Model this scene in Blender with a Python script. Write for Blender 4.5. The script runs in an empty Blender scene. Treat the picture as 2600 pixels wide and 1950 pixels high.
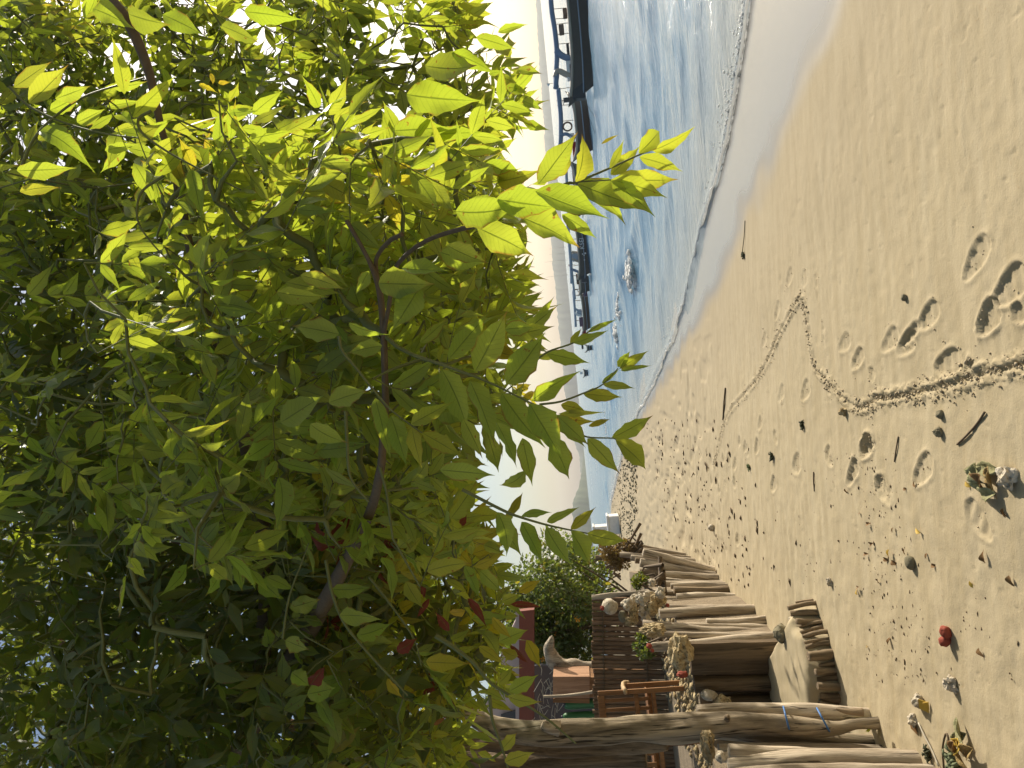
import bpy, bmesh, math, random
import numpy as np
from mathutils import Vector, Matrix, noise as mnoise

random.seed(7)
RNG = np.random.default_rng(11)
scene = bpy.context.scene
COL = scene.collection

# ------------------------------------------------------------------ camera
F = 1950.0                     # focal length in photo pixels (2600 x 1950 frame)
def _basis():
    up = np.array([-1, -0.0955, 0.0]); up /= np.linalg.norm(up)
    p = math.atan(163.3 / F); fw = np.array([0, 0, -1.0])
    U = math.cos(p) * up + math.sin(p) * fw
    Y = math.cos(p) * fw - math.sin(p) * up
    return np.array([np.cross(Y, U), Y, U])
CAMR = _basis()
cam_d = bpy.data.cameras.new('camera')
cam_d.sensor_width = 36; cam_d.sensor_fit = 'HORIZONTAL'; cam_d.lens = 36 * F / 2600
cam_d.clip_start = 0.05; cam_d.clip_end = 20000
cam = bpy.data.objects.new('camera', cam_d); COL.objects.link(cam)
m = Matrix.Identity(4)
for i in range(3):
    for j in range(3): m[i][j] = CAMR[i, j]
cam.matrix_world = m
scene.camera = cam

# ------------------------------------------------------------------ light
SUN_AZ, SUN_EL = math.radians(47), math.radians(29)
SUND = Vector((math.sin(SUN_AZ) * math.cos(SUN_EL), math.cos(SUN_AZ) * math.cos(SUN_EL), math.sin(SUN_EL)))
w = bpy.data.worlds.new('World'); scene.world = w; w.use_nodes = True
nt = w.node_tree; bg = nt.nodes['Background']
sky = nt.nodes.new('ShaderNodeTexSky'); sky.sky_type = 'NISHITA'; sky.sun_disc = False
sky.sun_elevation = SUN_EL; sky.sun_rotation = SUN_AZ
sky.altitude = 0; sky.air_density = 1.2; sky.dust_density = 2.2; sky.ozone_density = 1.0
nt.links.new(sky.outputs[0], bg.inputs[0]); bg.inputs[1].default_value = 0.098
sl = bpy.data.lights.new('sun', 'SUN'); sl.energy = 5.0; sl.angle = math.radians(0.5); sl.color = (1.0, 0.915, 0.78)
so = bpy.data.objects.new('sun', sl); COL.objects.link(so)
so.rotation_euler = SUND.to_track_quat('Z', 'Y').to_euler(); so.location = (20, 20, 20)
scene.view_settings.view_transform = 'Standard'; scene.view_settings.look = 'None'
scene.view_settings.exposure = 0.48; scene.view_settings.gamma = 1
scene.render.resolution_x = 1024; scene.render.resolution_y = 768
cy = scene.cycles; cy.max_bounces = 9; cy.diffuse_bounces = 6; cy.glossy_bounces = 2; cy.transmission_bounces = 5; cy.volume_bounces = 0; cy.transparent_max_bounces = 4

# ------------------------------------------------------------------ pixel -> world
def ray(x, y):
    c = np.array([(x - 1300) / F, -(y - 975) / F, -1.0]); return CAMR @ c
def P(x, y, Y):
    r = ray(x, y); return r * (Y / r[1])
ZW = -1.9                                  # water level, camera is at z = 0
def onplane(x, y, z):
    r = ray(x, y); return r * (z / r[2])
_sp = [onplane(x, y, ZW) for x, y in [(1892, 70), (1845, 388), (1797, 540), (1751, 752), (1693, 905), (1634, 1023), (1585, 1128), (1552, 1270)]]
SY = np.array([-6, 0] + [p[1] for p in _sp] + [100, 160, 400])
SX = np.array([11.5, 7.6] + [p[0] for p in _sp] + [-24, -60, -300])
_fy = np.concatenate([np.linspace(-6, 70, 400), np.linspace(71, 400, 100)])
_fx = np.interp(_fy, SY, SX); _k = np.ones(9) / 9
_fx[4:-4] = np.convolve(_fx, _k, 'valid')
def shore_x(y): return np.interp(y, _fy, _fx)
def sand_z(x, y):
    d = shore_x(y) - x
    up = 0.46 * (1 - np.exp(-np.clip(d, 0, 60) * 0.075 / 0.46))
    dn = np.clip(d, -60, 0) * 0.075
    return ZW + up + dn
def S(x, y):                               # photo pixel -> point on the sand
    r = ray(x, y); z = -1.55
    for _ in range(12):
        p = r * (z / r[2]); z = float(sand_z(p[0], p[1]))
    return r * (z / r[2])
_wp = [S(x, y) for x, y in [(2132, 12), (2063, 129), (2016, 243), (1969, 364), (1922, 482), (1872, 570), (1848, 643), (1815, 725), (1778, 795), (1700, 941), (1650, 1020)]]
_wo = np.argsort([p[1] for p in _wp]); WY = np.array([_wp[i][1] for i in _wo]); WX = np.array([_wp[i][0] for i in _wo])
def wet_x(y):
    return np.where(y > WY[-1], shore_x(y) - 0.3, np.where(y < WY[0], WX[0] + (WY[0] - y) * 0.45, np.interp(y, WY, WX)))

# ------------------------------------------------------------------ helpers
def tag(o, label=None, cat=None, group=None, kind=None):
    if label: o['label'] = label
    if cat: o['category'] = cat
    if group: o['group'] = group
    if kind: o['kind'] = kind
    return o
def empty(name, loc=(0, 0, 0)):
    o = bpy.data.objects.new(name, None); o.empty_display_size = 0.1; COL.objects.link(o); o.location = loc; return o
def link(name, me, mat=None, parent=None):
    o = bpy.data.objects.new(name, me); COL.objects.link(o)
    if mat and not me.materials: me.materials.append(mat)
    if parent:
        o.parent = parent
        o.matrix_parent_inverse = Matrix.Translation(-Vector(parent.location)) if parent.parent is None else Matrix.Identity(4)
    return o
def mesh(name, V, Fc, smooth=True):
    me = bpy.data.meshes.new(name); me.from_pydata([tuple(map(float, v)) for v in V], [], Fc); me.update()
    if smooth: me.polygons.foreach_set('use_smooth', [True] * len(me.polygons))
    return me
def fastmesh(name, V, Q, attrs=None, smooth=True):
    """V (n,3) array, Q (m,k) int array"""
    me = bpy.data.meshes.new(name); V = np.asarray(V, np.float32); Q = np.asarray(Q, np.int32)
    k = Q.shape[1]
    me.vertices.add(len(V)); me.vertices.foreach_set('co', V.ravel())
    me.loops.add(Q.size); me.loops.foreach_set('vertex_index', Q.ravel())
    me.polygons.add(len(Q)); me.polygons.foreach_set('loop_start', np.arange(0, Q.size, k, dtype=np.int32))
    me.polygons.foreach_set('loop_total', np.full(len(Q), k, np.int32))
    me.update(calc_edges=True)
    if smooth: me.polygons.foreach_set('use_smooth', np.ones(len(Q), bool))
    for n, a in (attrs or {}).items():
        at = me.attributes.new(n, 'FLOAT', 'POINT'); at.data.foreach_set('value', np.asarray(a, np.float32))
    return me
class MB:
    def __init__(s): s.V = []; s.F = []
    def add(s, V, Fc):
        o = len(s.V); s.V += [tuple(v) for v in V]; s.F += [tuple(i + o for i in f) for f in Fc]
    def box(s, c, d, R=None):
        c = np.array(c, float); d = np.array(d, float) / 2
        v = [np.array((x, y, z)) * d for x in (-1, 1) for y in (-1, 1) for z in (-1, 1)]
        if R is not None: v = [R @ q for q in v]
        s.add([c + q for q in v], [(0, 1, 3, 2), (4, 6, 7, 5), (0, 4, 5, 1), (2, 3, 7, 6), (0, 2, 6, 4), (1, 5, 7, 3)])
    def tube(s, pts, rad, n=8, cap=True, rough=0, seed=0, squash=1.0):
        pts = [np.array(p, float) for p in pts]
        if np.isscalar(rad): rad = [rad] * len(pts)
        V = []; Fc = []; prev = None; cl = 0.0
        for i, p in enumerate(pts):
            if i: cl += float(np.linalg.norm(p - pts[i - 1]))
            t = pts[min(i + 1, len(pts) - 1)] - pts[max(i - 1, 0)]; t = t / (np.linalg.norm(t) + 1e-9)
            a = np.cross(t, [0.13, 1, 0.07]) if prev is None else prev - t * (prev @ t)
            a /= np.linalg.norm(a) + 1e-9; prev = a; b = np.cross(t, a)
            for j in range(n):
                th = 2 * math.pi * j / n; r = rad[i]
                if rough:
                    r *= 1 + rough * (mnoise.noise((math.cos(th) * 1.3 + seed * 7.1, math.sin(th) * 1.3, cl * 4.0 + seed)) * 1.5 + mnoise.noise((math.cos(th) * 3.2, math.sin(th) * 3.2 + seed, cl * 5.0)) * 0.6)
                V.append(p + r * (math.cos(th) * a + squash * math.sin(th) * b))
        m_ = len(pts)
        for i in range(m_ - 1):
            for j in range(n):
                Fc.append((i * n + j, i * n + (j + 1) % n, (i + 1) * n + (j + 1) % n, (i + 1) * n + j))
        if cap:
            Fc.append(tuple(range(n))[::-1]); Fc.append(tuple(range((m_ - 1) * n, m_ * n)))
        s.add(V, Fc)
    def build(s, name, mat, parent=None, smooth=False, auto=None):
        me = mesh(name, s.V, s.F, smooth)
        if auto:
            me.polygons.foreach_set('use_smooth', [True] * len(me.polygons)); me.set_sharp_from_angle(angle=math.radians(auto))
        return link(name, me, mat, parent)
def curve_pts(pts, k=6):
    """Catmull-Rom through points (n,d)"""
    p = np.array(pts, float); q = np.vstack([2 * p[0] - p[1], p, 2 * p[-1] - p[-2]]); out = []
    for i in range(1, len(q) - 2):
        for t in np.linspace(0, 1, k, endpoint=False):
            a, b, c, d = q[i - 1], q[i], q[i + 1], q[i + 2]
            out.append(0.5 * (2 * b + (c - a) * t + (2 * a - 5 * b + 4 * c - d) * t * t + (3 * b - a - 3 * c + d) * t ** 3))
    out.append(p[-1]); return np.array(out)

# ------------------------------------------------------------------ materials
class NT:
    def __init__(s, name):
        s.m = bpy.data.materials.new(name); s.m.use_nodes = True; s.t = s.m.node_tree; s.t.nodes.clear()
        s.out = s.t.nodes.new('ShaderNodeOutputMaterial')
    def n(s, typ, **kw):
        nd = s.t.nodes.new('ShaderNode' + typ)
        for k, v in kw.items():
            if k.startswith('_'): setattr(nd, k[1:], v)
            else: s.set(nd, k, v)
        return nd
    def set(s, nd, k, v):
        inp = nd.inputs[int(k[1:])] if (k[0] == 'i' and k[1:].isdigit()) else nd.inputs[k.replace('__', ' ')]
        if isinstance(v, bpy.types.NodeSocket): s.t.links.new(v, inp)
        elif isinstance(v, bpy.types.Node): s.t.links.new(v.outputs[0], inp)
        else: inp.default_value = v
    def math(s, op, a, b=0.0, c=None, clamp=False):
        nd = s.n('Math', _operation=op, _use_clamp=clamp); s.set(nd, 'i0', a); s.set(nd, 'i1', b)
        if c is not None: s.set(nd, 'i2', c)
        return nd.outputs[0]
    def mix(s, f, a, b, blend='MIX'):
        nd = s.n('Mix', _data_type='RGBA', _blend_type=blend); s.set(nd, 'i0', f)
        s.set(nd, 'i6', a if isinstance(a, (bpy.types.NodeSocket, bpy.types.Node)) else (*a, 1))
        s.set(nd, 'i7', b if isinstance(b, (bpy.types.NodeSocket, bpy.types.Node)) else (*b, 1)); return nd.outputs[2]
    def noise(s, vec=None, scale=5.0, detail=4.0, rough=0.55, dist=0.0):
        nd = s.n('TexNoise', Scale=scale, Detail=detail, Roughness=rough, Distortion=dist)
        if vec is not None: s.set(nd, 'Vector', vec)
        return nd.outputs[0]
    def ramp(s, f, stops):
        nd = s.n('ValToRGB'); s.set(nd, 'i0', f); el = nd.color_ramp.elements
        while len(el) < len(stops): el.new(0.5)
        for e, (p, c) in zip(el, stops): e.position = p; e.color = (*c, 1) if len(c) == 3 else c
        return nd.outputs[0]
    def mapr(s, v, a, b, c=0.0, d=1.0):
        nd = s.n('MapRange', _clamp=True); s.set(nd, 'i0', v)
        for i, q in enumerate((a, b, c, d)): s.set(nd, 'i%d' % (i + 1), q)
        return nd.outputs[0]
    def coord(s, which='Object', scale=(1, 1, 1)):
        c = s.n('TexCoord'); mp = s.n('Mapping'); s.t.links.new(c.outputs[which], mp.inputs[0]); mp.inputs['Scale'].default_value = scale
        return mp.outputs[0]
    def pos(s, scale=(1, 1, 1)):
        c = s.n('NewGeometry'); mp = s.n('Mapping'); s.t.links.new(c.outputs['Position'], mp.inputs[0]); mp.inputs['Scale'].default_value = scale
        return mp.outputs[0]
    def bump(s, h, strength=0.3, dist=0.01, normal=None):
        nd = s.n('Bump', Strength=strength, Distance=dist); s.set(nd, 'Height', h)
        if normal is not None: s.set(nd, 'Normal', normal)
        return nd.outputs[0]
    def bsdf(s, color, rough=0.8, normal=None, spec=0.3, metallic=0.0, **kw):
        b = s.n('BsdfPrincipled'); s.set(b, 'Base Color', color if isinstance(color, (bpy.types.NodeSocket, bpy.types.Node)) else (*color, 1))
        s.set(b, 'Roughness', rough); b.inputs['Specular IOR Level'].default_value = spec; s.set(b, 'Metallic', metallic)
        if normal is not None: s.set(b, 'Normal', normal)
        return b
    def done(s, sh):
        s.t.links.new(sh.outputs[0] if isinstance(sh, bpy.types.Node) else sh, s.out.inputs[0]); return s.m

def m_sand():
    t = NT('sand'); p = t.pos()
    wet = t.n('Attribute', _attribute_name='wet').outputs['Fac']
    damp = t.n('Attribute', _attribute_name='damp').outputs['Fac']
    n1 = t.noise(p, 1.3, 5); n2 = t.noise(t.pos((0.9, 5, 5)), 2.2, 5); n3 = t.noise(p, 420, 2, 0.7); n4 = t.noise(p, 60, 4, 0.7)
    c = t.mix(n1, (0.378, 0.308, 0.195), (0.452, 0.382, 0.252))
    c = t.mix(t.mapr(n2, 0.35, 0.7), c, (0.353, 0.288, 0.176))
    c = t.mix(t.mapr(n3, 0.62, 0.75, 0, 0.5), c, (0.25, 0.19, 0.11))
    c = t.mix(t.mapr(n3, 0.36, 0.25, 0, 0.5), c, (0.62, 0.55, 0.42))
    # thin orange-brown tide litter colour
    br = t.math('MULTIPLY', t.mapr(n4, 0.60, 0.70), t.mapr(t.noise(p, 2.3, 3), 0.52, 0.62))
    c = t.mix(t.math('MULTIPLY', br, 0.45), c, (0.27, 0.15, 0.05))
    c = t.mix(t.math('MULTIPLY', damp, 0.35), c, (0.315, 0.26, 0.175))
    c = t.mix(wet, c, (0.15, 0.142, 0.125))
    r = t.mapr(wet, 0, 1, 0.9, 0.22)
    h = t.math('ADD', t.math('MULTIPLY', n3, 0.22), t.math('MULTIPLY', n4, 0.55))
    h = t.math('ADD', h, t.math('MULTIPLY', t.noise(t.pos((3, 9, 9)), 1.4, 5, 0.6, 0.8), 0.6))
    nb = t.n('Bump', Distance=0.008); t.set(nb, 'Height', h); t.set(nb, 'Strength', t.mapr(wet, 0, 1, 0.55, 0.10))
    b = t.bsdf(c, r, nb.outputs[0]); t.set(b, 'Specular IOR Level', t.mapr(wet, 0, 1, 0.12, 0.5))
    return t.done(b)
def m_water():
    t = NT('sea_water')
    n1 = t.noise(t.pos((0.55, 2.6, 1)), 1.9, 6, 0.65, 0.4); n2 = t.noise(t.pos((0.45, 2.0, 1)), 8.0, 4, 0.6); n3 = t.noise(t.pos((0.05, 0.18, 1)), 1.0, 4)
    h = t.math('ADD', t.math('MULTIPLY', n1, 1.0), t.math('MULTIPLY', n2, 0.40)); h = t.math('ADD', h, t.math('MULTIPLY', n3, 2.5))
    shal = t.n('Attribute', _attribute_name='shallow').outputs['Fac']
    c = t.mix(shal, (0.085, 0.20, 0.29), (0.25, 0.28, 0.27))
    b = t.bsdf(c, 0.17, t.bump(h, 0.5, 0.12), 0.5)
    return t.done(b)
def m_wood(name, light, dark, scale=1.0, crack=0.5, moss=None, rough=0.85):
    t = NT(name); oi = t.n('ObjectInfo').outputs['Random']
    co = t.n('TexCoord'); mp = t.n('Mapping'); t.t.links.new(co.outputs['Object'], mp.inputs[0]); mp.inputs['Scale'].default_value = (26 * scale, 26 * scale, 1.6 * scale)
    off = t.n('CombineXYZ'); t.set(off, 'i2', t.math('MULTIPLY', oi, 40.0)); t.set(mp, 'Location', off.outputs[0])
    g = t.noise(mp.outputs[0], 1.0, 6, 0.65, 0.5)
    mp2 = t.n('Mapping'); t.t.links.new(co.outputs['Object'], mp2.inputs[0]); mp2.inputs['Scale'].default_value = (5 * scale, 5 * scale, 1.8 * scale); t.set(mp2, 'Location', off.outputs[0])
    bl = t.noise(mp2.outputs[0], 1.0, 4, 0.6, 0.4)
    mid = tuple((a + b) / 2 for a, b in zip(light, dark))
    c = t.ramp(g, [(0.30, dark), (0.46, mid), (0.60, light), (0.8, tuple(min(1, a * 1.15) for a in light))])
    c = t.mix(t.mapr(bl, 0.54, 0.70, 0, 0.75), c, tuple(a * 0.55 for a in mid))
    c = t.mix(t.mapr(oi, 0, 1, 0, 0.35), c, tuple(a * 0.6 for a in mid))
    mp3 = t.n('Mapping'); t.t.links.new(co.outputs['Object'], mp3.inputs[0]); mp3.inputs['Scale'].default_value = (60 * scale, 60 * scale, 2.2 * scale); t.set(mp3, 'Location', off.outputs[0])
    ck = t.mapr(t.noise(mp3.outputs[0], 1.0, 3, 0.5, 0.3), 0.60, 0.68, 0, crack)
    c = t.mix(ck, c, tuple(a * 0.25 for a in dark))
    if moss: c = t.mix(t.mapr(bl, 0.42, 0.30, 0, 0.7), c, moss)
    h = t.math('SUBTRACT', t.math('ADD', g, t.math('MULTIPLY', bl, 0.8)), t.math('MULTIPLY', ck, 0.9))
    return t.done(t.bsdf(c, rough, t.bump(h, 0.7, 0.012), 0.2))
def m_rock(name, a, b, scale=18, hole=0.5):
    t = NT(name); oi = t.n('ObjectInfo').outputs['Random']; p = t.coord('Object')
    n = t.noise(p, scale, 6, 0.65); v = t.n('TexVoronoi', Scale=scale * 2.2); t.set(v, 'Vector', p)
    c = t.mix(t.mapr(n, 0.35, 0.65), a, b); c = t.mix(t.mapr(oi, 0, 1, 0, 0.35), c, tuple(q * 0.6 for q in a))
    ho = t.mapr(v.outputs[0], 0.28, 0.12, 0, hole); c = t.mix(ho, c, tuple(q * 0.35 for q in a))
    return t.done(t.bsdf(c, 0.92, t.bump(t.math('SUBTRACT', n, ho), 0.9, 0.02), 0.15))
def m_plain(name, c, rough=0.6, var=0.25, scale=12, bump=0.2, spec=0.3):
    t = NT(name); n = t.noise(t.coord('Object'), scale, 4)
    cc = t.mix(n, tuple(q * (1 - var) for q in c), tuple(min(1, q * (1 + var)) for q in c))
    return t.done(t.bsdf(cc, rough, t.bump(n, bump, 0.01), spec))
def m_leaf(name='leaf', g0=(0.10, 0.16, 0.058), g1=(0.15, 0.21, 0.072), t0=(0.42, 0.56, 0.03), t1=(0.52, 0.58, 0.045), tr=0.57, gloss=0.32):
    t = NT(name)
    lu = t.n('Attribute', _attribute_name='lu').outputs['Fac']; lv = t.n('Attribute', _attribute_name='lv').outputs['Fac']
    rn = t.n('Attribute', _attribute_name='rnd').outputs['Fac']; hue = t.n('Attribute', _attribute_name='hue').outputs['Fac']
    oi = t.n('ObjectInfo').outputs['Random']
    r = t.math('FRACT', t.math('ADD', rn, oi))
    au = t.math('ABSOLUTE', lu)
    mid = t.mapr(au, 0.015, 0.075, 1, 0)
    lat = t.math('SINE', t.math('MULTIPLY', t.math('SUBTRACT', lv, t.math('MULTIPLY', au, 0.16)), 78.0))
    lat = t.mapr(lat, 0.80, 1.0, 0, 0.38)
    p = t.pos(); n = t.noise(p, 38, 4, 0.6); n2 = t.noise(p, 9, 2)
    rr = t.math('ADD', t.math('MULTIPLY', r, 0.75), t.math('MULTIPLY', n2, 0.3), clamp=True)
    front = t.mix(rr, g0, g1); trans = t.mix(rr, t0, t1)
    yel = t.mapr(hue, 0.0, 1.0, 0, 1); red = t.mapr(hue, 1.0, 2.0, 0, 1)
    front = t.mix(yel, front, (0.20, 0.17, 0.02)); trans = t.mix(yel, trans, (0.62, 0.50, 0.03))
    front = t.mix(red, front, (0.13, 0.03, 0.015)); trans = t.mix(red, trans, (0.24, 0.05, 0.025))
    # browned tips, edges and chewed spots
    tip = t.math('MULTIPLY', t.mapr(lv, 0.80, 0.97), t.mapr(r, 0.55, 0.75))
    edge = t.math('MULTIPLY', t.mapr(au, 0.80, 1.0), t.mapr(t.noise(p, 22, 2), 0.52, 0.6))
    spot = t.mapr(t.noise(p, 70, 2), 0.70, 0.74)
    brn = t.math('MULTIPLY', t.math('MAXIMUM', t.math('MAXIMUM', tip, edge), spot), 0.85)
    front = t.mix(brn, front, (0.15, 0.065, 0.02)); trans = t.mix(brn, trans, (0.36, 0.13, 0.03))
    front = t.mix(t.math('MULTIPLY', mid, 0.6), front, (0.13, 0.17, 0.05)); vv = t.math('MAXIMUM', t.math('MULTIPLY', mid, 0.75), t.math('MULTIPLY', lat, 0.5))
    trans = t.mix(vv, trans, (0.10, 0.15, 0.01))
    nb = t.bump(t.math('ADD', t.math('MULTIPLY', lat, -0.35), t.math('ADD', t.math('MULTIPLY', mid, -1.0), t.math('MULTIPLY', n, 0.5))), 0.45, 0.003)
    b = t.bsdf(front, 0.42, nb, gloss)
    tl = t.n('BsdfTranslucent', Color=trans); t.set(tl, 'Normal', nb)
    mx = t.n('MixShader'); t.set(mx, 'i0', tr); t.t.links.new(b.outputs[0], mx.inputs[1]); t.t.links.new(tl.outputs[0], mx.inputs[2])
    return t.done(mx)
M = dict(
    sand=m_sand(), water=m_water(),
    log=m_wood('weathered_log', (0.55, 0.465, 0.345), (0.17, 0.125, 0.08), 1.0, 0.8),
    plank=m_wood('shade_darkened_plank', (0.17, 0.12, 0.07), (0.035, 0.026, 0.016), 0.8, 0.7),  # plank wood coloured darker to carry the shade of the recess
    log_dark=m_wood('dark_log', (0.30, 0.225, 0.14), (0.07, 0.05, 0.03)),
    bark=m_wood('grey_bark', (0.42, 0.34, 0.23), (0.085, 0.066, 0.042), 1.0, 0.9, (0.13, 0.12, 0.07)),
    trunk=m_wood('tree_bark', (0.27, 0.17, 0.10), (0.09, 0.055, 0.032), 0.9, 0.8),
    twig=m_plain('twig_bark', (0.12, 0.085, 0.05), 0.8, 0.4, 60),
    rachis=m_plain('leaf_stalk', (0.13, 0.14, 0.045), 0.6, 0.3, 40),
    bamboo=m_wood('smoked_bamboo', (0.27, 0.17, 0.10), (0.08, 0.05, 0.03), 0.8, 0.5),
    teak=m_wood('oiled_teak', (0.33, 0.17, 0.07), (0.15, 0.07, 0.028), 0.7, 0.25, None, 0.55),
    cab=m_wood('orange_teak', (0.46, 0.27, 0.16), (0.28, 0.15, 0.08), 0.7, 0.2, None, 0.6),
    pale_teak=m_wood('sun_bleached_teak', (0.55, 0.40, 0.22), (0.34, 0.22, 0.11), 0.7, 0.2, None, 0.6),
    coral=m_rock('coral_rock', (0.36, 0.30, 0.21), (0.62, 0.55, 0.43), 16),
    coral_brown=m_rock('brown_coral_rock', (0.24, 0.17, 0.08), (0.52, 0.42, 0.25), 20, 0.8),
    stone=m_rock('dull_stone', (0.16, 0.14, 0.09), (0.26, 0.23, 0.15), 9, 0.1),
    red=m_plain('red_clay', (0.26, 0.055, 0.03), 0.8, 0.3, 25, 0.5),
    leaf=m_leaf(), shade_tinted_leaf=m_leaf('shade_tinted_leaf', (0.045, 0.075, 0.02), (0.08, 0.11, 0.028), (0.13, 0.20, 0.02), (0.28, 0.34, 0.03), 0.42),  # second leaf colour darkened to stand in for deep canopy shade
    bush=m_leaf('bush_leaf', (0.03, 0.07, 0.02), (0.07, 0.12, 0.03), (0.14, 0.24, 0.03), (0.28, 0.36, 0.05), 0.35, 0.6),
)

# ------------------------------------------------------------------ sand with prints, trench and ripples
def C6(x, y): return (1700 + x / 2.552, 600 + y / 2.552)
def C7(x, y): return (2100 + x / 2.552, 500 + y / 2.552)
def C8(x, y): return (2100 + x / 1.952, 1100 + y / 1.952)
def C3(x, y): return (1700 + x / 3.686, 1500 + y / 3.686)
def C2(x, y): return (1400 + x / 2.765, 1300 + y / 2.765)
def C1(x, y): return (1100 + x / 2.552, 1300 + y / 2.552)
prints = [(C7(890, 535), C7(1045, 262), .085, .026), (C7(1085, 690), C7(1300, 470), .105, .035), (C7(985, 880), C7(1110, 690), .10, .05),
          (C7(365, 990), C7(462, 868), .08, .024), (C7(465, 1010), C7(572, 895), .085, .024), (C7(595, 845), C7(718, 705), .085, .028), (C7(480, 960), C7(600, 820), .04, .03),
          (C7(165, 1105), C7(238, 1000), .075, .03), (C7(292, 1195), C7(296, 1108), .075, .022), (C7(80, 985), C7(150, 912), .08, .02),
          (C7(700, 1110), C7(865, 1050), .10, .035), (C7(905, 1140), C7(955, 1080), .06, .03), (C7(1210, 790), C7(1270, 720), .07, .03), (C7(210, 1650), C7(298, 1565), .085, .035),
          (C6(752, 322), C6(792, 218), .085, .018), (C6(680, 540), C6(712, 425), .08, .018), (C6(595, 715), C6(624, 635), .08, .018), (C6(962, 425), C6(944, 245), .045, .014),
          (C6(1005, 715), C6(990, 545), .045, .014), (C6(855, 320), C6(885, 240), .10, .014), (C6(705, 1065), C6(742, 978), .09, .02), (C6(860, 1048), C6(908, 955), .11, .03),
          (C6(800, 1515), C6(850, 1445), .13, .03), (C6(1060, 1480), C6(1018, 1380), .12, .03), (C6(1158, 1605), C6(1212, 1455), .085, .026), (C6(575, 1245), C6(597, 1185), .09, .03),
          (C6(1240, 1425), C6(1312, 1308), .10, .035), (C6(700, 1345), C6(678, 1265), .09, .025), (C6(350, 1590), C6(375, 1635), .10, .02), (C6(1335, 1580), C6(1405, 1650), .12, .03),
          (C6(555, 1400), C6(580, 1330), .11, .04), (C6(410, 1510), C6(430, 1450), .10, .04), (C6(480, 1390), C6(500, 1340), .09, .035), (C6(445, 1350), C6(460, 1310), .08, .03),
          (C6(660, 1640), C6(690, 1580), .11, .04), (C6(1025, 1010), C6(1040, 975), .07, .02),
          (C8(165, 112), C8(222, 28), .10, .03), (C8(104, 252), C8(152, 138), .085, .024), (C8(438, 245), C8(528, 122), .10, .03), (C8(312, 345), C8(243, 238), .10, .022), (C8(822, 522), C8(700, 345), .10, .022)]
for (x, y) in [(10, 1500), (40, 1540), (85, 1535), (130, 1550), (180, 1530), (245, 1500), (345, 1445), (378, 1450), (270, 1590), (320, 1640), (240, 1400)]:
    prints.append((C6(x - 2, y + 22), C6(x + 4, y - 22), .12, .05))
for _ in range(30):                                   # trampled sand further along the beach
    px, py = random.uniform(1590, 1900), random.uniform(1130, 1440)
    prints.append(((px, py + 9), (px + random.uniform(-4, 8), py - 9), .12, random.uniform(.02, .05)))
tr1 = [C6(*q) for q in [(855, 378), (780, 500), (705, 640), (640, 790), (560, 930), (480, 1030), (400, 1120), (345, 1240), (305, 1400), (285, 1490)]]
tr2 = [C6(*q) for q in [(868, 425), (890, 560), (920, 740), (950, 860), (1020, 930)]] + [C7(*q) for q in [(0, 1180), (90, 1290), (200, 1362), (270, 1345), (330, 1300), (430, 1298), (560, 1270), (700, 1245), (850, 1200), (1000, 1150), (1290, 1085), (1500, 1030)]]
def trench_world(l, k): return curve_pts([S(*q) for q in l], k)
T1 = trench_world(tr1, 8); T2 = trench_world(tr2, 8)
def dist_poly(X, Y, T):
    d = np.full(X.shape, 9.0); side = np.zeros(X.shape); al = np.zeros(X.shape); acc = 0
    for a, b in zip(T[:-1], T[1:]):
        ab = b[:2] - a[:2]; L = np.linalg.norm(ab) + 1e-9; u = ab / L
        s = (X - a[0]) * u[0] + (Y - a[1]) * u[1]; sc = np.clip(s, 0, L)
        dx = X - a[0] - sc * u[0]; dy = Y - a[1] - sc * u[1]; dd = np.hypot(dx, dy); mk = dd < d
        d = np.where(mk, dd, d); side = np.where(mk, np.sign(u[0] * dy - u[1] * dx), side); al = np.where(mk, acc + sc, al); acc += L
    return d, side, al
def vnoise(x, y, s=0):
    """smooth value noise, vectorised"""
    xi = np.floor(x).astype(np.int64); yi = np.floor(y).astype(np.int64); fx = x - xi; fy = y - yi
    fx = fx * fx * (3 - 2 * fx); fy = fy * fy * (3 - 2 * fy)
    def h(a, b):
        n = (a * 374761393 + b * 668265263 + s * 974634777) & 0x7fffffff; n = ((n ^ (n >> 13)) * 1274126177) & 0x7fffffff
        return ((n ^ (n >> 16)) & 0xffff) / 65535.0
    return (h(xi, yi) * (1 - fx) + h(xi + 1, yi) * fx) * (1 - fy) + (h(xi, yi + 1) * (1 - fx) + h(xi + 1, yi + 1) * fx) * fy
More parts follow.
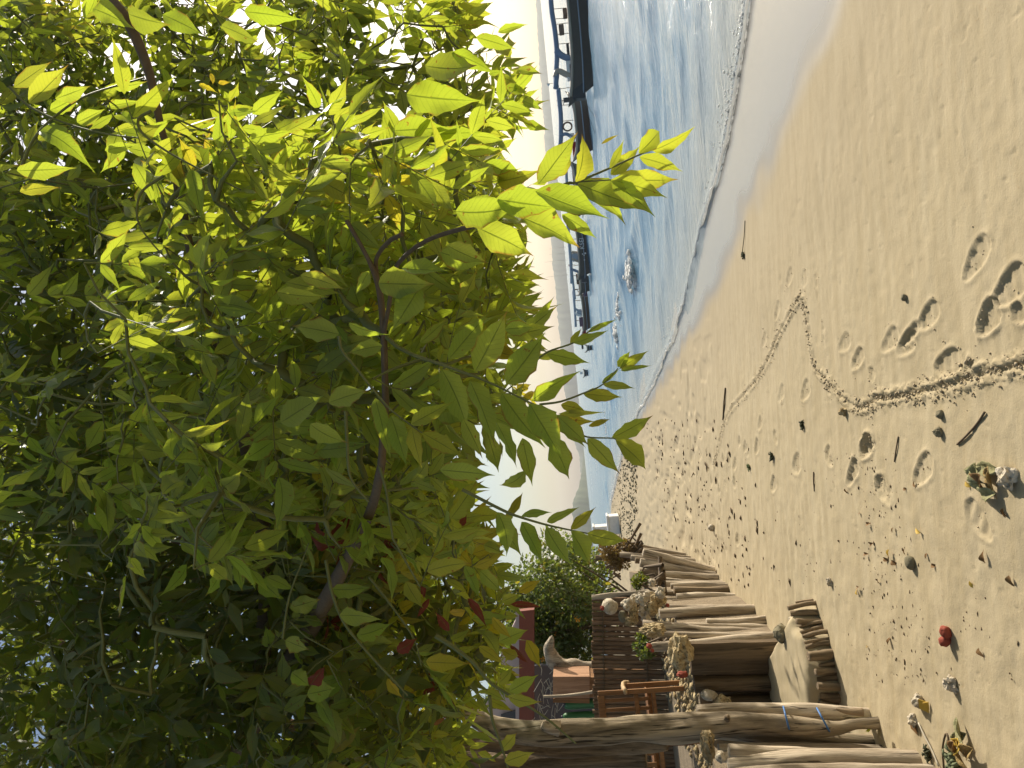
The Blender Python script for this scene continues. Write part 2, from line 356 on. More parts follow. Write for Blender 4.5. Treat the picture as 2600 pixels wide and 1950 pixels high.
def build_sand():
    rows = [0.7]
    while rows[-1] < 130: rows.append(rows[-1] * (1.0040 if 1.9 < rows[-1] < 14 else 1.014))
    rows = np.array(rows); tn = np.concatenate([np.linspace(-3.0, -0.64, 40)[:-1], np.linspace(-0.64, 0.60, 560), np.linspace(0.60, 1.8, 20)[1:]])
    Yg, Tg = np.meshgrid(rows, tn, indexing='ij'); Xg = Yg * Tg
    Z = sand_z(Xg, Yg).copy(); base = Z.copy()
    dsh = shore_x(Yg) - Xg
    dry = np.clip((wet_x(Yg) - Xg) / 0.8, 0, 1)
    Z += dry * (0.012 * (vnoise(Xg * 1.6, Yg * 1.1) - .5) + 0.006 * (vnoise(Xg * 4, Yg * 7, 2) - .5) + 0.0035 * (vnoise(Xg * 22, Yg * 26, 3) - .5))
    lf = np.clip((0.2 - Xg) / 1.5, 0, 1)
    Z += lf * dry * 0.008 * (vnoise(Xg * 9, Yg * 11, 5) - .5)
    # pock marks and small pits
    pn = vnoise(Xg * 26, Yg * 26, 9); Z -= dry * np.clip((pn - 0.90) * 10, 0, 1) * 0.005 * (Yg < 9)
    # deeper trodden patches beside the wall
    tro = np.clip((vnoise(Xg * 6, Yg * 3.2, 12) - .62) * 5, 0, 1) * np.clip((Yg - 9) / 5, 0, 1) * dry; Z -= tro * 0.035
    for (h, t, wd, dp) in prints:
        a = S(*h)[:2]; b = S(*t)[:2]; L = np.linalg.norm(b - a); L = max(L, 0.08); u = (b - a) / (np.linalg.norm(b - a) + 1e-9); v = np.array([-u[1], u[0]])
        mk = (np.abs(Xg - (a[0] + b[0]) / 2) < L + .15) & (np.abs(Yg - (a[1] + b[1]) / 2) < L + .15)
        if not mk.any(): continue
        x = Xg[mk] - a[0]; y = Yg[mk] - a[1]; s = (x * u[0] + y * u[1]) / L; q = x * v[0] + y * v[1]
        sc = np.clip(s, 0.0, 1.0)
        hw = wd / 2 * (0.78 + 0.30 * np.sin((sc - .32) * 4.2)) * np.sqrt(np.clip(1 - np.abs(2 * sc - 1) ** 5, 0, 1)) + 0.004
        wob = 0.004 * (vnoise(Xg[mk] * 40, Yg[mk] * 40, 4) - .5)
        dd = np.maximum(np.abs(q) + wob - hw, np.maximum(-s, s - 1) * L)        # signed distance like
        soft = 0.010 + 0.0015 * Yg[mk]
        inside = np.clip(-dd / soft + 0.5, 0, 1)
        tread = 0.0030 * np.sin(s * L / 0.011) * np.clip(-dd / .012, 0, 1)
        rim = 0.16 * dp * np.exp(-((dd - 0.012) / 0.014) ** 2) * (0.5 + vnoise(Xg[mk] * 30, Yg[mk] * 30, 6))
        uneven = 0.88 + 0.24 * vnoise(Xg[mk] * 14, Yg[mk] * 14, 8)
        dp = dp * 0.30
        Z[mk] += -inside * dp * uneven + tread * inside + rim * (1 - inside)
    for T, k in ((T1, 0), (T2, 1)):
        mk = (Xg > T[:, 0].min() - .3) & (Xg < T[:, 0].max() + .3) & (Yg > T[:, 1].min() - .3) & (Yg < T[:, 1].max() + .3)
        d, sd, al = dist_poly(Xg[mk], Yg[mk], T)
        wv = 0.5 + 0.9 * vnoise(al * 14, sd * 3 + 7, 5)
        g = -0.009 * np.exp(-(d / 0.011) ** 2) + 0.006 * np.exp(-((d - 0.030) / 0.016) ** 2) * wv * np.where(sd > 0, 1.0, 0.55)
        g += 0.014 * np.exp(-((d - .030) / .026) ** 2) * np.clip((vnoise(Xg[mk] * 75, Yg[mk] * 75, 3) - .52) * 3, -.2, 1)
        Z[mk] += g
    wet = np.clip((Xg - wet_x(Yg)) / 0.5 + 0.5 + 0.5 * (vnoise(Xg * 3, Yg * 2, 21) - .5), 0, 1); wet = wet * wet * (3 - 2 * wet)
    damp = np.clip((Xg - wet_x(Yg) + 2.0 + 0.6 * (vnoise(Xg * .8, Yg * .6, 22) - .5)) / 1.6, 0, 1)
    nr, nc = Xg.shape; idx = np.arange(nr * nc).reshape(nr, nc)
    Q = np.stack([idx[:-1, :-1], idx[:-1, 1:], idx[1:, 1:], idx[1:, :-1]], -1).reshape(-1, 4)
    me = fastmesh('sand', np.stack([Xg, Yg, Z], -1).reshape(-1, 3), Q, dict(wet=wet.ravel(), damp=damp.ravel()))
    tag(link('sand', me, M['sand']), kind='structure')
build_sand()
# wide ground under and behind the beach
gx = np.array([-3000, -400, -80, -30, -12, -4, 0, 4]); gy = np.array([-60, -20, -4, 0, 4, 12, 40, 90, 140])
Xg, Yg = np.meshgrid(gx, gy); Zg = np.where(Yg > 120, -3.0, np.minimum(sand_z(Xg, Yg), -1.45) - 0.07)
idx = np.arange(Xg.size).reshape(Xg.shape); Q = np.stack([idx[:-1, :-1], idx[:-1, 1:], idx[1:, 1:], idx[1:, :-1]], -1).reshape(-1, 4)
tag(link('ground', fastmesh('ground', np.stack([Xg, Yg, Zg], -1).reshape(-1, 3), Q, dict(wet=np.zeros(Xg.size), damp=np.zeros(Xg.size))), M['sand']), kind='structure')

# ------------------------------------------------------------------ sea
def build_sea():
    rows = [3.0]
    while rows[-1] < 3600: rows.append(rows[-1] * (1.0075 if rows[-1] < 45 else 1.02 if rows[-1] < 300 else 1.12))
    rows = np.array(rows); tn = np.concatenate([np.linspace(-1.2, -0.36, 60)[:-1], np.linspace(-0.36, 0.62, 330), np.linspace(0.62, 3.0, 40)[1:]])
    Yg, Tg = np.meshgrid(rows, tn, indexing='ij'); Xg = Yg * Tg
    d = Xg - shore_x(Yg); att = np.clip(d / 3.0, 0.0, 1) ; far = np.clip(1.4 - Yg / 120, 0, 1)
    Z = np.zeros_like(Xg)
    for i in range(16):
        lam = 0.30 * 1.28 ** i; th = RNG.normal(1.25, 0.38); ph = RNG.uniform(0, 6.28); k = 2 * math.pi / lam
        cell = Yg * 0.009; vis = np.clip(1.6 - 4 * cell / lam, 0, 1)
        s = np.sin(k * (Xg * math.cos(th) + Yg * math.sin(th)) + ph + 2.0 * vnoise(Xg / lam / 3, Yg / lam / 3, i))
        Z += (0.011 * lam ** 0.8) * (np.abs(s) * -2 + 1 if i % 3 == 0 else s) * vis
    # swell line rolling in and the low lip of the last wave
    Z = Z * (0.10 + 0.55 * att) * far
    Z += 0.10 * np.exp(-((d - 4.2 - 0.7 * vnoise(Yg * .25, Yg * 0, 3)) / 0.45) ** 2) * np.clip((Yg - 14) / 6, 0, 1) * np.clip((60 - Yg) / 30, 0, 1)
    Z += 0.035 * np.exp(-((d - .10) / 0.10) ** 2) * np.clip((50 - Yg) / 20, 0, 1)
    shallow = np.clip(1 - d / 3.2, 0, 1)
    Z = Z + ZW
    nr, nc = Xg.shape; idx = np.arange(nr * nc).reshape(nr, nc)
    Q = np.stack([idx[:-1, :-1], idx[:-1, 1:], idx[1:, 1:], idx[1:, :-1]], -1).reshape(-1, 4)
    keep = (d.ravel()[Q].max(1) > -0.35); Q = Q[keep]
    tag(link('sea', fastmesh('sea', np.stack([Xg, Yg, Z], -1).reshape(-1, 3), Q, dict(shallow=shallow.ravel())), M['water']), kind='structure')
build_sea()
def _foam():
    t = NT('sea_foam'); n = t.noise(t.pos(), 30, 4); b = t.bsdf((0.82, 0.82, 0.80), 0.6, t.bump(n, .6, .01)); tl = t.n('BsdfTranslucent', Color=(0.8, 0.8, 0.78, 1)); mx = t.n('MixShader'); t.set(mx, 'i0', .5)
    t.t.links.new(b.outputs[0], mx.inputs[1]); t.t.links.new(tl.outputs[0], mx.inputs[2]); return t.done(mx)
m_foam = _foam()
def lumps(name, pts, sizes, mat, kind='stuff', flat=0.6, label=None, cat=None, parent=None, jag=0.35):
    base = np.array([(0, 0, 1), (0.94, 0, .33), (-.47, .82, .33), (-.47, -.82, .33), (0.47, .82, -.33), (.47, -.82, -.33), (-.94, 0, -.33), (0, 0, -1)])
    fc = np.array([(0, 1, 2), (0, 2, 3), (0, 3, 1), (1, 4, 2), (2, 6, 3), (3, 5, 1), (1, 5, 4), (2, 4, 6), (3, 6, 5), (4, 7, 6), (6, 7, 5), (5, 7, 4)])
    n = len(pts); sz = np.asarray(sizes, float)
    if sz.ndim == 1: sz = np.stack([sz, sz, sz * flat], -1)
    ang = RNG.uniform(0, 6.28, n); c, s = np.cos(ang), np.sin(ang)
    b = base[None] * (1 + RNG.uniform(-jag, jag, (n, 8, 1)))
    x = b[..., 0] * c[:, None] - b[..., 1] * s[:, None]; y = b[..., 0] * s[:, None] + b[..., 1] * c[:, None]
    V = np.stack([x, y, b[..., 2]], -1) * sz[:, None, :] + np.asarray(pts)[:, None, :]
    Q = (fc[None] + 8 * np.arange(n)[:, None, None]).reshape(-1, 3)
    o = link(name, fastmesh(name, V.reshape(-1, 3), Q), mat, parent); tag(o, label, cat, None, kind); return o
def build_foam():
    pts = []; sz = []; line = []; lr = []
    y = 4.0
    while y < 64:
        x = float(shore_x(y)); wob = 0.18 * (float(vnoise(np.array(y * 1.1), np.array(0.0), 5)) - .5) + 0.05 * (float(vnoise(np.array(y * 5.), np.array(0.0), 6)) - .5)
        r = (0.022 + 0.0006 * y) * random.uniform(.6, 1.3); line.append((x + wob, y, ZW + 0.034)); lr.append(.009 + .0005 * y + .006 * random.random())
        if y < 9.0:
            for _ in range(3):
                q = abs(random.gauss(0, .22)); pts.append((x + wob + q, y + random.uniform(-.05, .05), ZW + .025)); rr = r * random.uniform(.3, .8); sz.append((rr, rr * 1.6, rr * .6))
        elif random.random() < .6:
            q = abs(random.gauss(0, .3)); pts.append((x + wob + q, y, ZW + .015)); rr = r * random.uniform(.3, .6); sz.append((rr, rr * 2, rr * .5))
        y += 0.018 + 0.0022 * y
    for (px, py, ly, lx, n, hh) in [(1602, 700, 38, 11, 150, .12), (1573, 785, 32, 6, 110, .10), (1566, 845, 26, 6, 120, .12), (1500, 1200, 60, 5, 60, .05), (1512, 1160, 50, 4, 50, .05), (1538, 1080, 40, 3, 40, .05)]:
        c = onplane(px, py, ZW); k = c[1] / F
        for _ in range(n):
            a = random.gauss(0, .45) * ly * k; h = abs(random.gauss(0, .5)) * hh * max(0, 1 - abs(a) / (ly * k * 1.2)); r = random.uniform(.02, .075)
            pts.append((c[0] + a, c[1] + random.gauss(0, .3), ZW + 0.03 + h)); sz.append((r * 1.6, r, r * .8))
    mb = MB(); mb.tube(line, lr, 8, False, .25, 3, .55); tag(mb.build('foam_line', m_foam, None, True), 'thin white foam line at the water edge', 'foam', None, 'stuff')
    lumps('foam', pts, np.array(sz), m_foam, 'stuff', label='white foam edging the shallow waves', cat='foam')
build_foam()

# ------------------------------------------------------------------ far coast
def build_hills():
    t = NT('far_wooded_hills'); n = t.noise(t.pos(), 0.03, 5)
    mat = t.done(t.bsdf(t.mix(n, (0.05, 0.08, 0.035), (0.11, 0.12, 0.06)), 0.95))
    prof = [(-700, 1296), (0, 1361), (200, 1372), (380, 1385), (500, 1392), (640, 1402), (800, 1416), (1000, 1435), (1100, 1450), (1160, 1470), (1200, 1472)]
    D = 2600.0
    def ridge(name, prof, D, seed):
        ys = np.arange(prof[0][0], prof[-1][0] + 1, 2.5); tops = np.interp(ys, [p[0] for p in prof], [p[1] for p in prof])
        hor = 1371.5 + 0.0955 * ys
        V = []; Fc = []
        for i, (y, x) in enumerate(zip(ys, tops)):
            jag = (1 - math.exp(-(hor[i] - x) / 6)) * (2.2 * mnoise.noise((y * 0.11, seed, 0)) + 3.4 * mnoise.noise((y * 0.018, seed + 3, 0)))
            a = P(hor[i] + 0.0, y, D); top = P(x + jag, y, D + 120); hz = top[2]
            V += [(a[0], D, ZW - 1), (a[0] * 1.01, D + 40, ZW + max(0.5, (hz - ZW) * 0.55)), (top[0], D + 120, hz), (top[0] * 1.3, D + 900, ZW - 1)]
            if i:
                o = 4 * (i - 1)
                for k in range(3): Fc.append((o + k, o + 4 + k, o + 5 + k, o + 1 + k))
        return tag(link(name, mesh(name, V, Fc), mat), kind='structure')
    ridge('hills', prof, D, 1.3)
    ridge('headland', [(1130, 1484), (1190, 1478), (1235, 1470), (1270, 1456), (1300, 1452), (1340, 1458), (1420, 1462), (1600, 1466), (2100, 1500)], 1500.0, 8.1)
build_hills()

# ------------------------------------------------------------------ terrace behind the log wall
ZT = -0.80
wall_line = [(-2.16, 2.6), (-2.22, 3.95), (-2.34, 4.55), (-2.62, 4.95), (-3.15, 5.0), (-3.15, 6.75), (-2.52, 6.72), (-2.58, 7.5), (-2.70, 9.0), (-2.98, 10.4), (-3.4, 13.0), (-4.6, 18.0)]
def build_terrace():
    t = NT('terrace_soil'); p = t.pos(); n = t.noise(p, 7, 6, 0.65); n2 = t.noise(p, 60, 4, 0.7)
    c = t.mix(n, (0.15, 0.115, 0.075), (0.34, 0.275, 0.19)); c = t.mix(t.mapr(n2, .55, .7, 0, .6), c, (0.12, 0.09, 0.06))
    mat = t.done(t.bsdf(c, 0.95, t.bump(t.math('ADD', n, n2), 0.8, 0.02), 0.1))
    bm = bmesh.new(); top = [bm.verts.new((x, y, ZT)) for x, y in wall_line] + [bm.verts.new(q) for q in ((-40, 24, ZT), (-60, 2.6, ZT))]
    bot = [bm.verts.new((v.co.x, v.co.y, -2.4)) for v in top]; n_ = len(top)
    bm.faces.new(top); bm.faces.new(bot[::-1])
    for i in range(n_): bm.faces.new((top[i], bot[i], bot[(i + 1) % n_], top[(i + 1) % n_]))
    bmesh.ops.recalc_face_normals(bm, faces=bm.faces)
    me = bpy.data.meshes.new('terrace'); bm.to_mesh(me); bm.free()
    tag(link('terrace', me, mat), kind='structure')
build_terrace()

def terrace_gravel():
    pts = []
    for _ in range(1400):
        y = random.uniform(4.2, 11.5); x = float(np.interp(y, [q[1] for q in wall_line], [q[0] for q in wall_line])) - abs(random.gauss(0, .5)) - .04
        pts.append((x, y, ZT + .012))
    lumps('gravel', pts, RNG.uniform(.012, .05, len(pts)), M['coral_brown'], label='loose coral gravel covering the terrace behind the log wall', cat='gravel')
terrace_gravel()

# ------------------------------------------------------------------ logs
def log_obj(a, b, r0, r1, mat, parent, name='log', seed=0, n=14, seg=14, rough=0.14, bend=0.008, sink=0.0):
    """one log from a (foot) to b (top); local z runs along it so the grain follows"""
    a = np.array(a, float); b = np.array(b, float); d = b - a; L = np.linalg.norm(d); d /= L
    a = a - d * sink; L += sink
    mb = MB(); rs = random.Random(seed); bx, by = rs.uniform(-1, 1) * bend * 3, rs.uniform(-1, 1) * bend * 3; kn = [(rs.uniform(.1, .9), rs.uniform(.05, .16)) for _ in range(3)]
    pts = []; rad = []
    for i in range(seg + 1):
        t = i / seg; k = math.sin(math.pi * t)
        pts.append((bx * k * min(1, L / .5) + 0.3 * bend * min(1, L) * math.sin(7 * t + seed), by * k + 0.3 * bend * math.cos(6 * t + seed * 2), L * t))
        r = r0 + (r1 - r0) * t
        for kt, ka in kn: r *= 1 + ka * min(1, rough / .2) * math.exp(-((t - kt) / .07) ** 2)
        rad.append(r)
    # chamfered sawn end
    pts.append((pts[-1][0], pts[-1][1], L + 0.1 * r1)); rad.append(r1 * 0.86)
    mb.tube(pts, rad, n, True, rough, seed * 1.37)
    o = mb.build(name, mat, parent, auto=50)
    q = Vector(d).to_track_quat('Z', 'Y'); M4 = Matrix.Translation(Vector(a)) @ q.to_matrix().to_4x4() @ Matrix.Rotation(rs.uniform(0, 6.28), 4, 'Z')
    if parent: o.matrix_parent_inverse = Matrix.Translation(-Vector(parent.location))
    o.matrix_basis = M4
    return o
def wall_logs(parent, rows, conv, base_seed, sink=0.12, scale=1.0, dY=0.0, floor=None, rough=0.13, fat=1.15):
    for i, (tx, ty, bx, by, wd, mt) in enumerate(rows):
        fp = conv(bx, by); tp = conv(tx, ty)
        a = S(*fp) if floor is None else onplane(fp[0], fp[1], floor); Y = a[1] + dY
        a = P(fp[0], fp[1], Y) if dY else a
        b = P(tp[0], tp[1], Y + (-0.02 if i % 2 else 0.03)); r = wd * scale * fat / 2 * Y / F
        log_obj(a, b, r * 1.05, r * 0.95, M[mt], parent, 'log', base_seed + i, sink=sink, rough=rough)
near_wall = empty('log_wall', tuple(S(2270, 1900)))
tag(near_wall, 'log retaining wall of thick bleached posts beside the trunk tied with blue cord', 'wall')
sc3 = 1 / 3.686; sc2 = 1 / 2.765
wall_logs(near_wall, [(430, 1318, 1900, 1425, 125, 'bark'), (462, 1480, 1990, 1500, 95, 'log'), (480, 1560, 2080, 1545, 80, 'log'), (560, 1505, 2160, 1560, 110, 'log'), (555, 1640, 2330, 1600, 150, 'log'),
                      (520, 1760, 2480, 1730, 150, 'log'), (500, 1890, 2620, 1870, 150, 'log_dark')], C3, 10, scale=sc3)
far_wall = empty('log_wall', tuple(S(1900, 1540)))
tag(far_wall, 'long log retaining wall of sun bleached posts topped with coral rocks', 'wall')
wall_logs(far_wall, [(705, 950, 1582, 872, 60, 'log'), (745, 858, 1562, 862, 42, 'log'), (645, 790, 1528, 845, 58, 'log'), (1090, 775, 1500, 748, 52, 'log'), (800, 800, 1515, 812, 40, 'log'), (760, 712, 1425, 690, 62, 'log'),
                     (820, 672, 1400, 672, 40, 'log'), (835, 655, 1312, 640, 30, 'log'), (880, 600, 1290, 608, 54, 'log'), (850, 632, 1305, 622, 28, 'log_dark'), (1000, 578, 1282, 585, 28, 'log'), (862, 548, 1248, 550, 50, 'log_dark'),
                     (840, 520, 1240, 530, 38, 'log'), (765, 505, 1225, 512, 36, 'log'), (740, 470, 1200, 492, 32, 'log'), (770, 432, 1178, 466, 46, 'log'), (622, 420, 1168, 470, 44, 'log_dark')], C2, 40, scale=sc2)
wall_logs(far_wall, [(625, 352, 1160, 452, 56, 'log'), (645, 282, 1150, 418, 50, 'log')], C2, 60, scale=sc2)
wall_logs(far_wall, [(480, 300, 1010, 350, 34, 'log'), (500, 265, 980, 322, 22, 'log'), (560, 318, 1040, 372, 34, 'log'), (350, 290, 940, 318, 30, 'log'), (310, 320, 930, 330, 30, 'log_dark'), (590, 228, 930, 300, 20, 'log'), (520, 255, 940, 300, 18, 'log'),
                     (590, 340, 1060, 392, 40, 'log_dark')], C2, 70, scale=sc2)
for k in range(24):
    t = (k + .5) / 24; fx, fy = 1971 + (1835 - 1971) * t, 1632 + (1470 - 1632) * t; a = S(fx, fy) + np.array([-.11, .05, 0]); h = random.uniform(.72, .98)
    log_obj(a, a + np.array([random.gauss(0, .03), 0, h]), .045, .04, M['log' if k % 3 else 'log_dark'], far_wall, 'log', 200 + k, 9, 6, sink=.1)
side_wall = empty('log_wall', tuple(P(1990, 1690, 6.62)))
tag(side_wall, 'shaded wall of wide dark planks and rubble inside the recess', 'wall')
for i, (y0, y1, x0, x1, mt) in enumerate([(1633, 1712, 1752, 2012, 'plank'), (1718, 1757, 1762, 2012, 'plank'), (1770, 1792, 1840, 2012, 'plank'), (1800, 1840, 1770, 2012, 'log_dark')]):
    Y = 6.62; a = P(x1, (y0 + y1) / 2, Y); b = P(x0, (y0 + y1) / 2, Y); wdt = (y1 - y0) * Y / F
    mb = MB(); sg = 10; rs = random.Random(i); V = []
    for k in range(sg + 1):
        t = k / sg; z = -2.0 + (b[2] + 2.0) * t; xw = wdt / 2 * (1 + 0.06 * mnoise.noise((t * 5, i, 0)))
        for (sx, sy) in ((-1, -.02), (-.55, -.06), (.5, -.065), (1, -.02), (1, .05), (-1, .05)): V.append((a[0] + (b[0] - a[0]) * t + sx * xw, Y + sy + 0.012 * mnoise.noise((sx * 2, t * 6, i)), z))
    Fc = [(k * 6 + j, k * 6 + (j + 1) % 6, (k + 1) * 6 + (j + 1) % 6, (k + 1) * 6 + j) for k in range(sg) for j in range(6)] + [tuple(range(sg * 6, sg * 6 + 6)), tuple(range(6))[::-1]]
    mb.add(V, Fc); mb.build('plank', M[mt], side_wall, auto=40)
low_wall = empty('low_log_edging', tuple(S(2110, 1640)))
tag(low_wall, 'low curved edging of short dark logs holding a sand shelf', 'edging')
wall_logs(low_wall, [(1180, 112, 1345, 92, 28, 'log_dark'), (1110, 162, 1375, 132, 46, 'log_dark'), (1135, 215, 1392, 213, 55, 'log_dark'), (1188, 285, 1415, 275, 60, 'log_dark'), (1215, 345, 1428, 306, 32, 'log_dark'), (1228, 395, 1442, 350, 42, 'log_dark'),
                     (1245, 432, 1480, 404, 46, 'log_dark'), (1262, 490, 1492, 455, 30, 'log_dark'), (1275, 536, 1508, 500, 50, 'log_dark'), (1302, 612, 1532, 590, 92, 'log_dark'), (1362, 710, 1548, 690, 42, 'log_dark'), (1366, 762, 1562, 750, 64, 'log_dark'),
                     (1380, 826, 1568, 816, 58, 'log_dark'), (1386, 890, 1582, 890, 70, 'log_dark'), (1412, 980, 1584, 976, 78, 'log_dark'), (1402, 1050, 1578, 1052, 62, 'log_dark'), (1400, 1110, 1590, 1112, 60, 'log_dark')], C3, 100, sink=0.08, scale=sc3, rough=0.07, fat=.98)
# sand shelf behind the low edging
def build_shelf():
    edge = [S(*C3(x, y)) for x, y in [(1345, 80), (1400, 215), (1430, 320), (1480, 404), (1508, 500), (1548, 660), (1565, 760), (1582, 890), (1584, 1040), (1590, 1120)]]
    e = curve_pts([p[:2] for p in edge], 5); n = len(e); m_ = 22; V = []; wet = []
    back = np.array([(-2.50 - 0.62 * (i / (n - 1)), 6.70 - 0.2 * (i / (n - 1))) for i in range(n)])
    for i in range(n):
        for j in range(m_):
            t = j / (m_ - 1); p = e[i] * (1 - t) + back[i] * t; p = p + (back[i] - e[i]) / (np.linalg.norm(back[i] - e[i]) + 1e-6) * 0.03 * (1 - t)
            top = -1.40 + 0.03 * t - (0.02 if j == 0 else 0) - 0.10 * max(0, 1 - i / 6)
            z = top + 0.014 * (mnoise.noise((p[0] * 4, p[1] * 4, 1)) + 0.5 * mnoise.noise((p[0] * 11, p[1] * 11, 4)))
            V.append((p[0], p[1], z))
    V += [(v[0], v[1], -2.2) for v in V[::m_]]
    Fc = [(i * m_ + j, (i + 1) * m_ + j, (i + 1) * m_ + j + 1, i * m_ + j + 1) for i in range(n - 1) for j in range(m_ - 1)]
    o_ = n * m_; Fc += [(i * m_, o_ + i, o_ + i + 1, (i + 1) * m_) for i in range(n - 1)]
    me = mesh('sand_shelf', V, Fc)
    for a in ('wet', 'damp'): me.attributes.new(a, 'FLOAT', 'POINT')
    tag(link('sand_shelf', me, M['sand']), kind='structure')
build_shelf()

# ------------------------------------------------------------------ gnarled trunk tied with cord
def big_tube(name, pts, mat, parent, n=22, rough=0.22, seed=1, k=7, cap=True):
    """pts: (x_px, y_px, Y, width_px)"""
    c = curve_pts([(*P(x, y, Y), w_ / 2 * Y / F) for x, y, Y, w_ in pts], k)
    mb = MB(); mb.tube([q[:3] for q in c], [max(q[3], .004) for q in c], n, cap, rough, seed)
    return mb.build(name, mat, parent, smooth=True)
post = empty('gnarled_trunk', tuple(S(2172, 1840)))
tag(post, 'tall gnarled forked grey trunk standing on the sand by the wall, tied with blue cord', 'tree trunk')
YT = 4.72
big_tube('bole', [(2240, 1836, YT, 30), (2172, 1838, YT, 26), (2120, 1849, YT, 32), (2030, 1846, YT, 46), (1930, 1838, YT, 52), (1860, 1834, YT, 58), (1780, 1846, YT, 64), (1700, 1852, YT, 66), (1610, 1850, YT, 62), (1500, 1858, YT, 66), (1400, 1862, YT, 66), (1310, 1858, YT + .02, 58), (1225, 1832, YT + .06, 44), (1170, 1802, YT + .1, 34), (1080, 1770, YT + .2, 30), (960, 1752, YT + .3, 26)], M['bark'], post, 28, .15, 3.1, 10)
big_tube('limb', [(1690, 1872, YT + .05, 60), (1600, 1885, YT + .08, 60), (1500, 1888, YT + .1, 56), (1430, 1896, YT + .12, 54), (1330, 1890, YT + .15, 50), (1230, 1884, YT + .18, 44), (1140, 1890, YT + .2, 36), (1040, 1900, YT + .3, 30)], M['log_dark'], post, 24, .15, 5.3, 10)  # darker wood stands in for shade on this lower limb
big_tube('limb', [(1640, 1915, YT + .22, 60), (1540, 1918, YT + .25, 62), (1420, 1925, YT + .25, 62), (1300, 1935, YT + .28, 56), (1180, 1925, YT + .3, 40), (1120, 1915, YT + .3, 30)], M['log_dark'], post, 20, .15, 7.7, 10)  # shade put into the wood colour here as well
big_tube('broken_stub', [(1420, 1846, YT - .06, 34), (1385, 1842, YT - .08, 26), (1376, 1838, YT - .08, 16)], M['log'], post, 12, .4, 2.2)
big_tube('knot', [(1846, 1824, YT - .07, 18), (1847, 1822, YT - .13, 15), (1848, 1821, YT - .145, 8)], M['log_dark'], post, 12, .2, 2.9)
big_tube('side_log', [(2250, 1818, YT + .16, 30), (2170, 1814, YT + .15, 34), (2060, 1808, YT + .14, 38), (1960, 1804, YT + .14, 40), (1860, 1803, YT + .14, 38), (1770, 1804, YT + .14, 32)], M['log'], post, 18, .14, 9.1)
big_tube('wedge', [(2190, 1808, YT - .10, 22), (2150, 1806, YT - .1, 15), (2122, 1800, YT - .1, 5)], M['log_dark'], post, 7, .2, 4.4)
m_cord = m_plain('blue_cord', (0.06, 0.17, 0.42), 0.5, 0.3, 40)
for (xa, ya, xb, yb) in [(1989, 1794, 2007, 1864), (2074, 1798, 2110, 1864)]:
    mb = MB(); pts = []
    for k in range(26):
        th = 2 * math.pi * k / 25; u = 0.5 - 0.5 * math.cos(th); x = xa + (xb - xa) * u; y = ya + (yb - ya) * u; pts.append(P(x, y, YT + 0.06 - 0.155 * math.sin(th)))
    mb.tube(pts, .0055, 6); mb.build('cord', m_cord, post, True)

# ------------------------------------------------------------------ coral rocks
def rock(px, py, Y, wpx, hpx, mat, label, cat='rock', name='coral_rock', seed=0, rough=0.45, depth=None, group=None, sub=3):
    """wpx: size across (image y), hpx: height (image x)"""
    c = P(px, py, Y); k = Y / F / 2; sx, sz = wpx * k, hpx * k; sy = depth if depth else (sx + sz) / 2
    bm = bmesh.new(); bmesh.ops.create_icosphere(bm, subdivisions=sub, radius=1)
    for v in bm.verts:
        p = v.co.copy(); d = 1 + rough * (mnoise.noise(p * 1.3 + Vector((seed * 3.3, 0, seed))) * .8 + mnoise.noise(p * 3.4 + Vector((seed, seed * 2, 0))) * .45 + mnoise.noise(p * 7.5 + Vector((0, seed, 3))) * .22)
        v.co = Vector((p.x * sx * d, p.y * sy * d, p.z * sz * d))
    me = bpy.data.meshes.new(name); bm.to_mesh(me); bm.free(); me.polygons.foreach_set('use_smooth', [rough < .3] * len(me.polygons))
    o = link(name, me, mat); o.location = c; tag(o, label, cat, group); return o
rk = [(1548, 1540, 40, 40, 'coral', .18, 'large smooth pale coral boulder topping the rock pile on the far log wall'),
      (1581, 1565, 30, 22, 'stone', .12, 'smooth brown oval stone leaning under the pale boulder of the rock pile')]
for i, (x, y, w_, h_, mt, rg, lb) in enumerate(rk): rock(x, y, 7.85, w_, h_, M[mt], lb, seed=i + 1, rough=rg)
pile = [(1592, 1535, 26, 26, 'coral'), (1612, 1525, 24, 22, 'coral'), (1630, 1522, 26, 26, 'coral'), (1610, 1560, 34, 22, 'coral_brown'), (1634, 1552, 30, 28, 'coral'), (1655, 1545, 28, 26, 'coral_brown'), (1672, 1522, 34, 30, 'coral_brown'), (1650, 1512, 22, 28, 'coral'), (1678, 1505, 24, 22, 'coral'), (1655, 1480, 18, 16, 'coral'), (1640, 1573, 26, 20, 'coral'), (1600, 1578, 20, 26, 'coral_brown')]
for i, (x, y, w_, h_, mt) in enumerate(pile): rock(x, y, 7.85 + .12 * math.sin(i * 2.1), w_ * 1.15, h_ * 1.15, M[mt], 'jagged coral rock wedged in the rock pile on top of the far log wall', seed=i + 7, rough=.6, group='coral rocks piled on the far wall')
rock(1660, 1600, 6.95, 34, 62, M['coral_brown'], 'knobbly brown coral lump behind the pale leaning log of the far wall', seed=31, rough=.5, sub=4)
rock(1727, 1652, 6.45, 84, 58, M['coral_brown'], 'large pitted coral block capping the dark planks of the recess', seed=33, rough=.5, sub=4)
rock(1798, 1893, 4.55, 70, 36, M['coral_brown'], 'brown crusted coral rock on top of the dark bark post', seed=35, rough=.5, sub=4)
rock(1830, 1922, 4.3, 30, 26, M['coral'], 'pale shell-like coral fragment resting on the bleached posts', seed=37, rough=.3)
rock(1800, 1765, 6.5, 26, 40, M['coral'], 'grey round coral stone stuffed between the dark planks', seed=39, rough=.35)
rock(1835, 1782, 6.5, 34, 40, M['coral_brown'], 'rough coral stone stuffed low between the dark planks', seed=41, rough=.5)
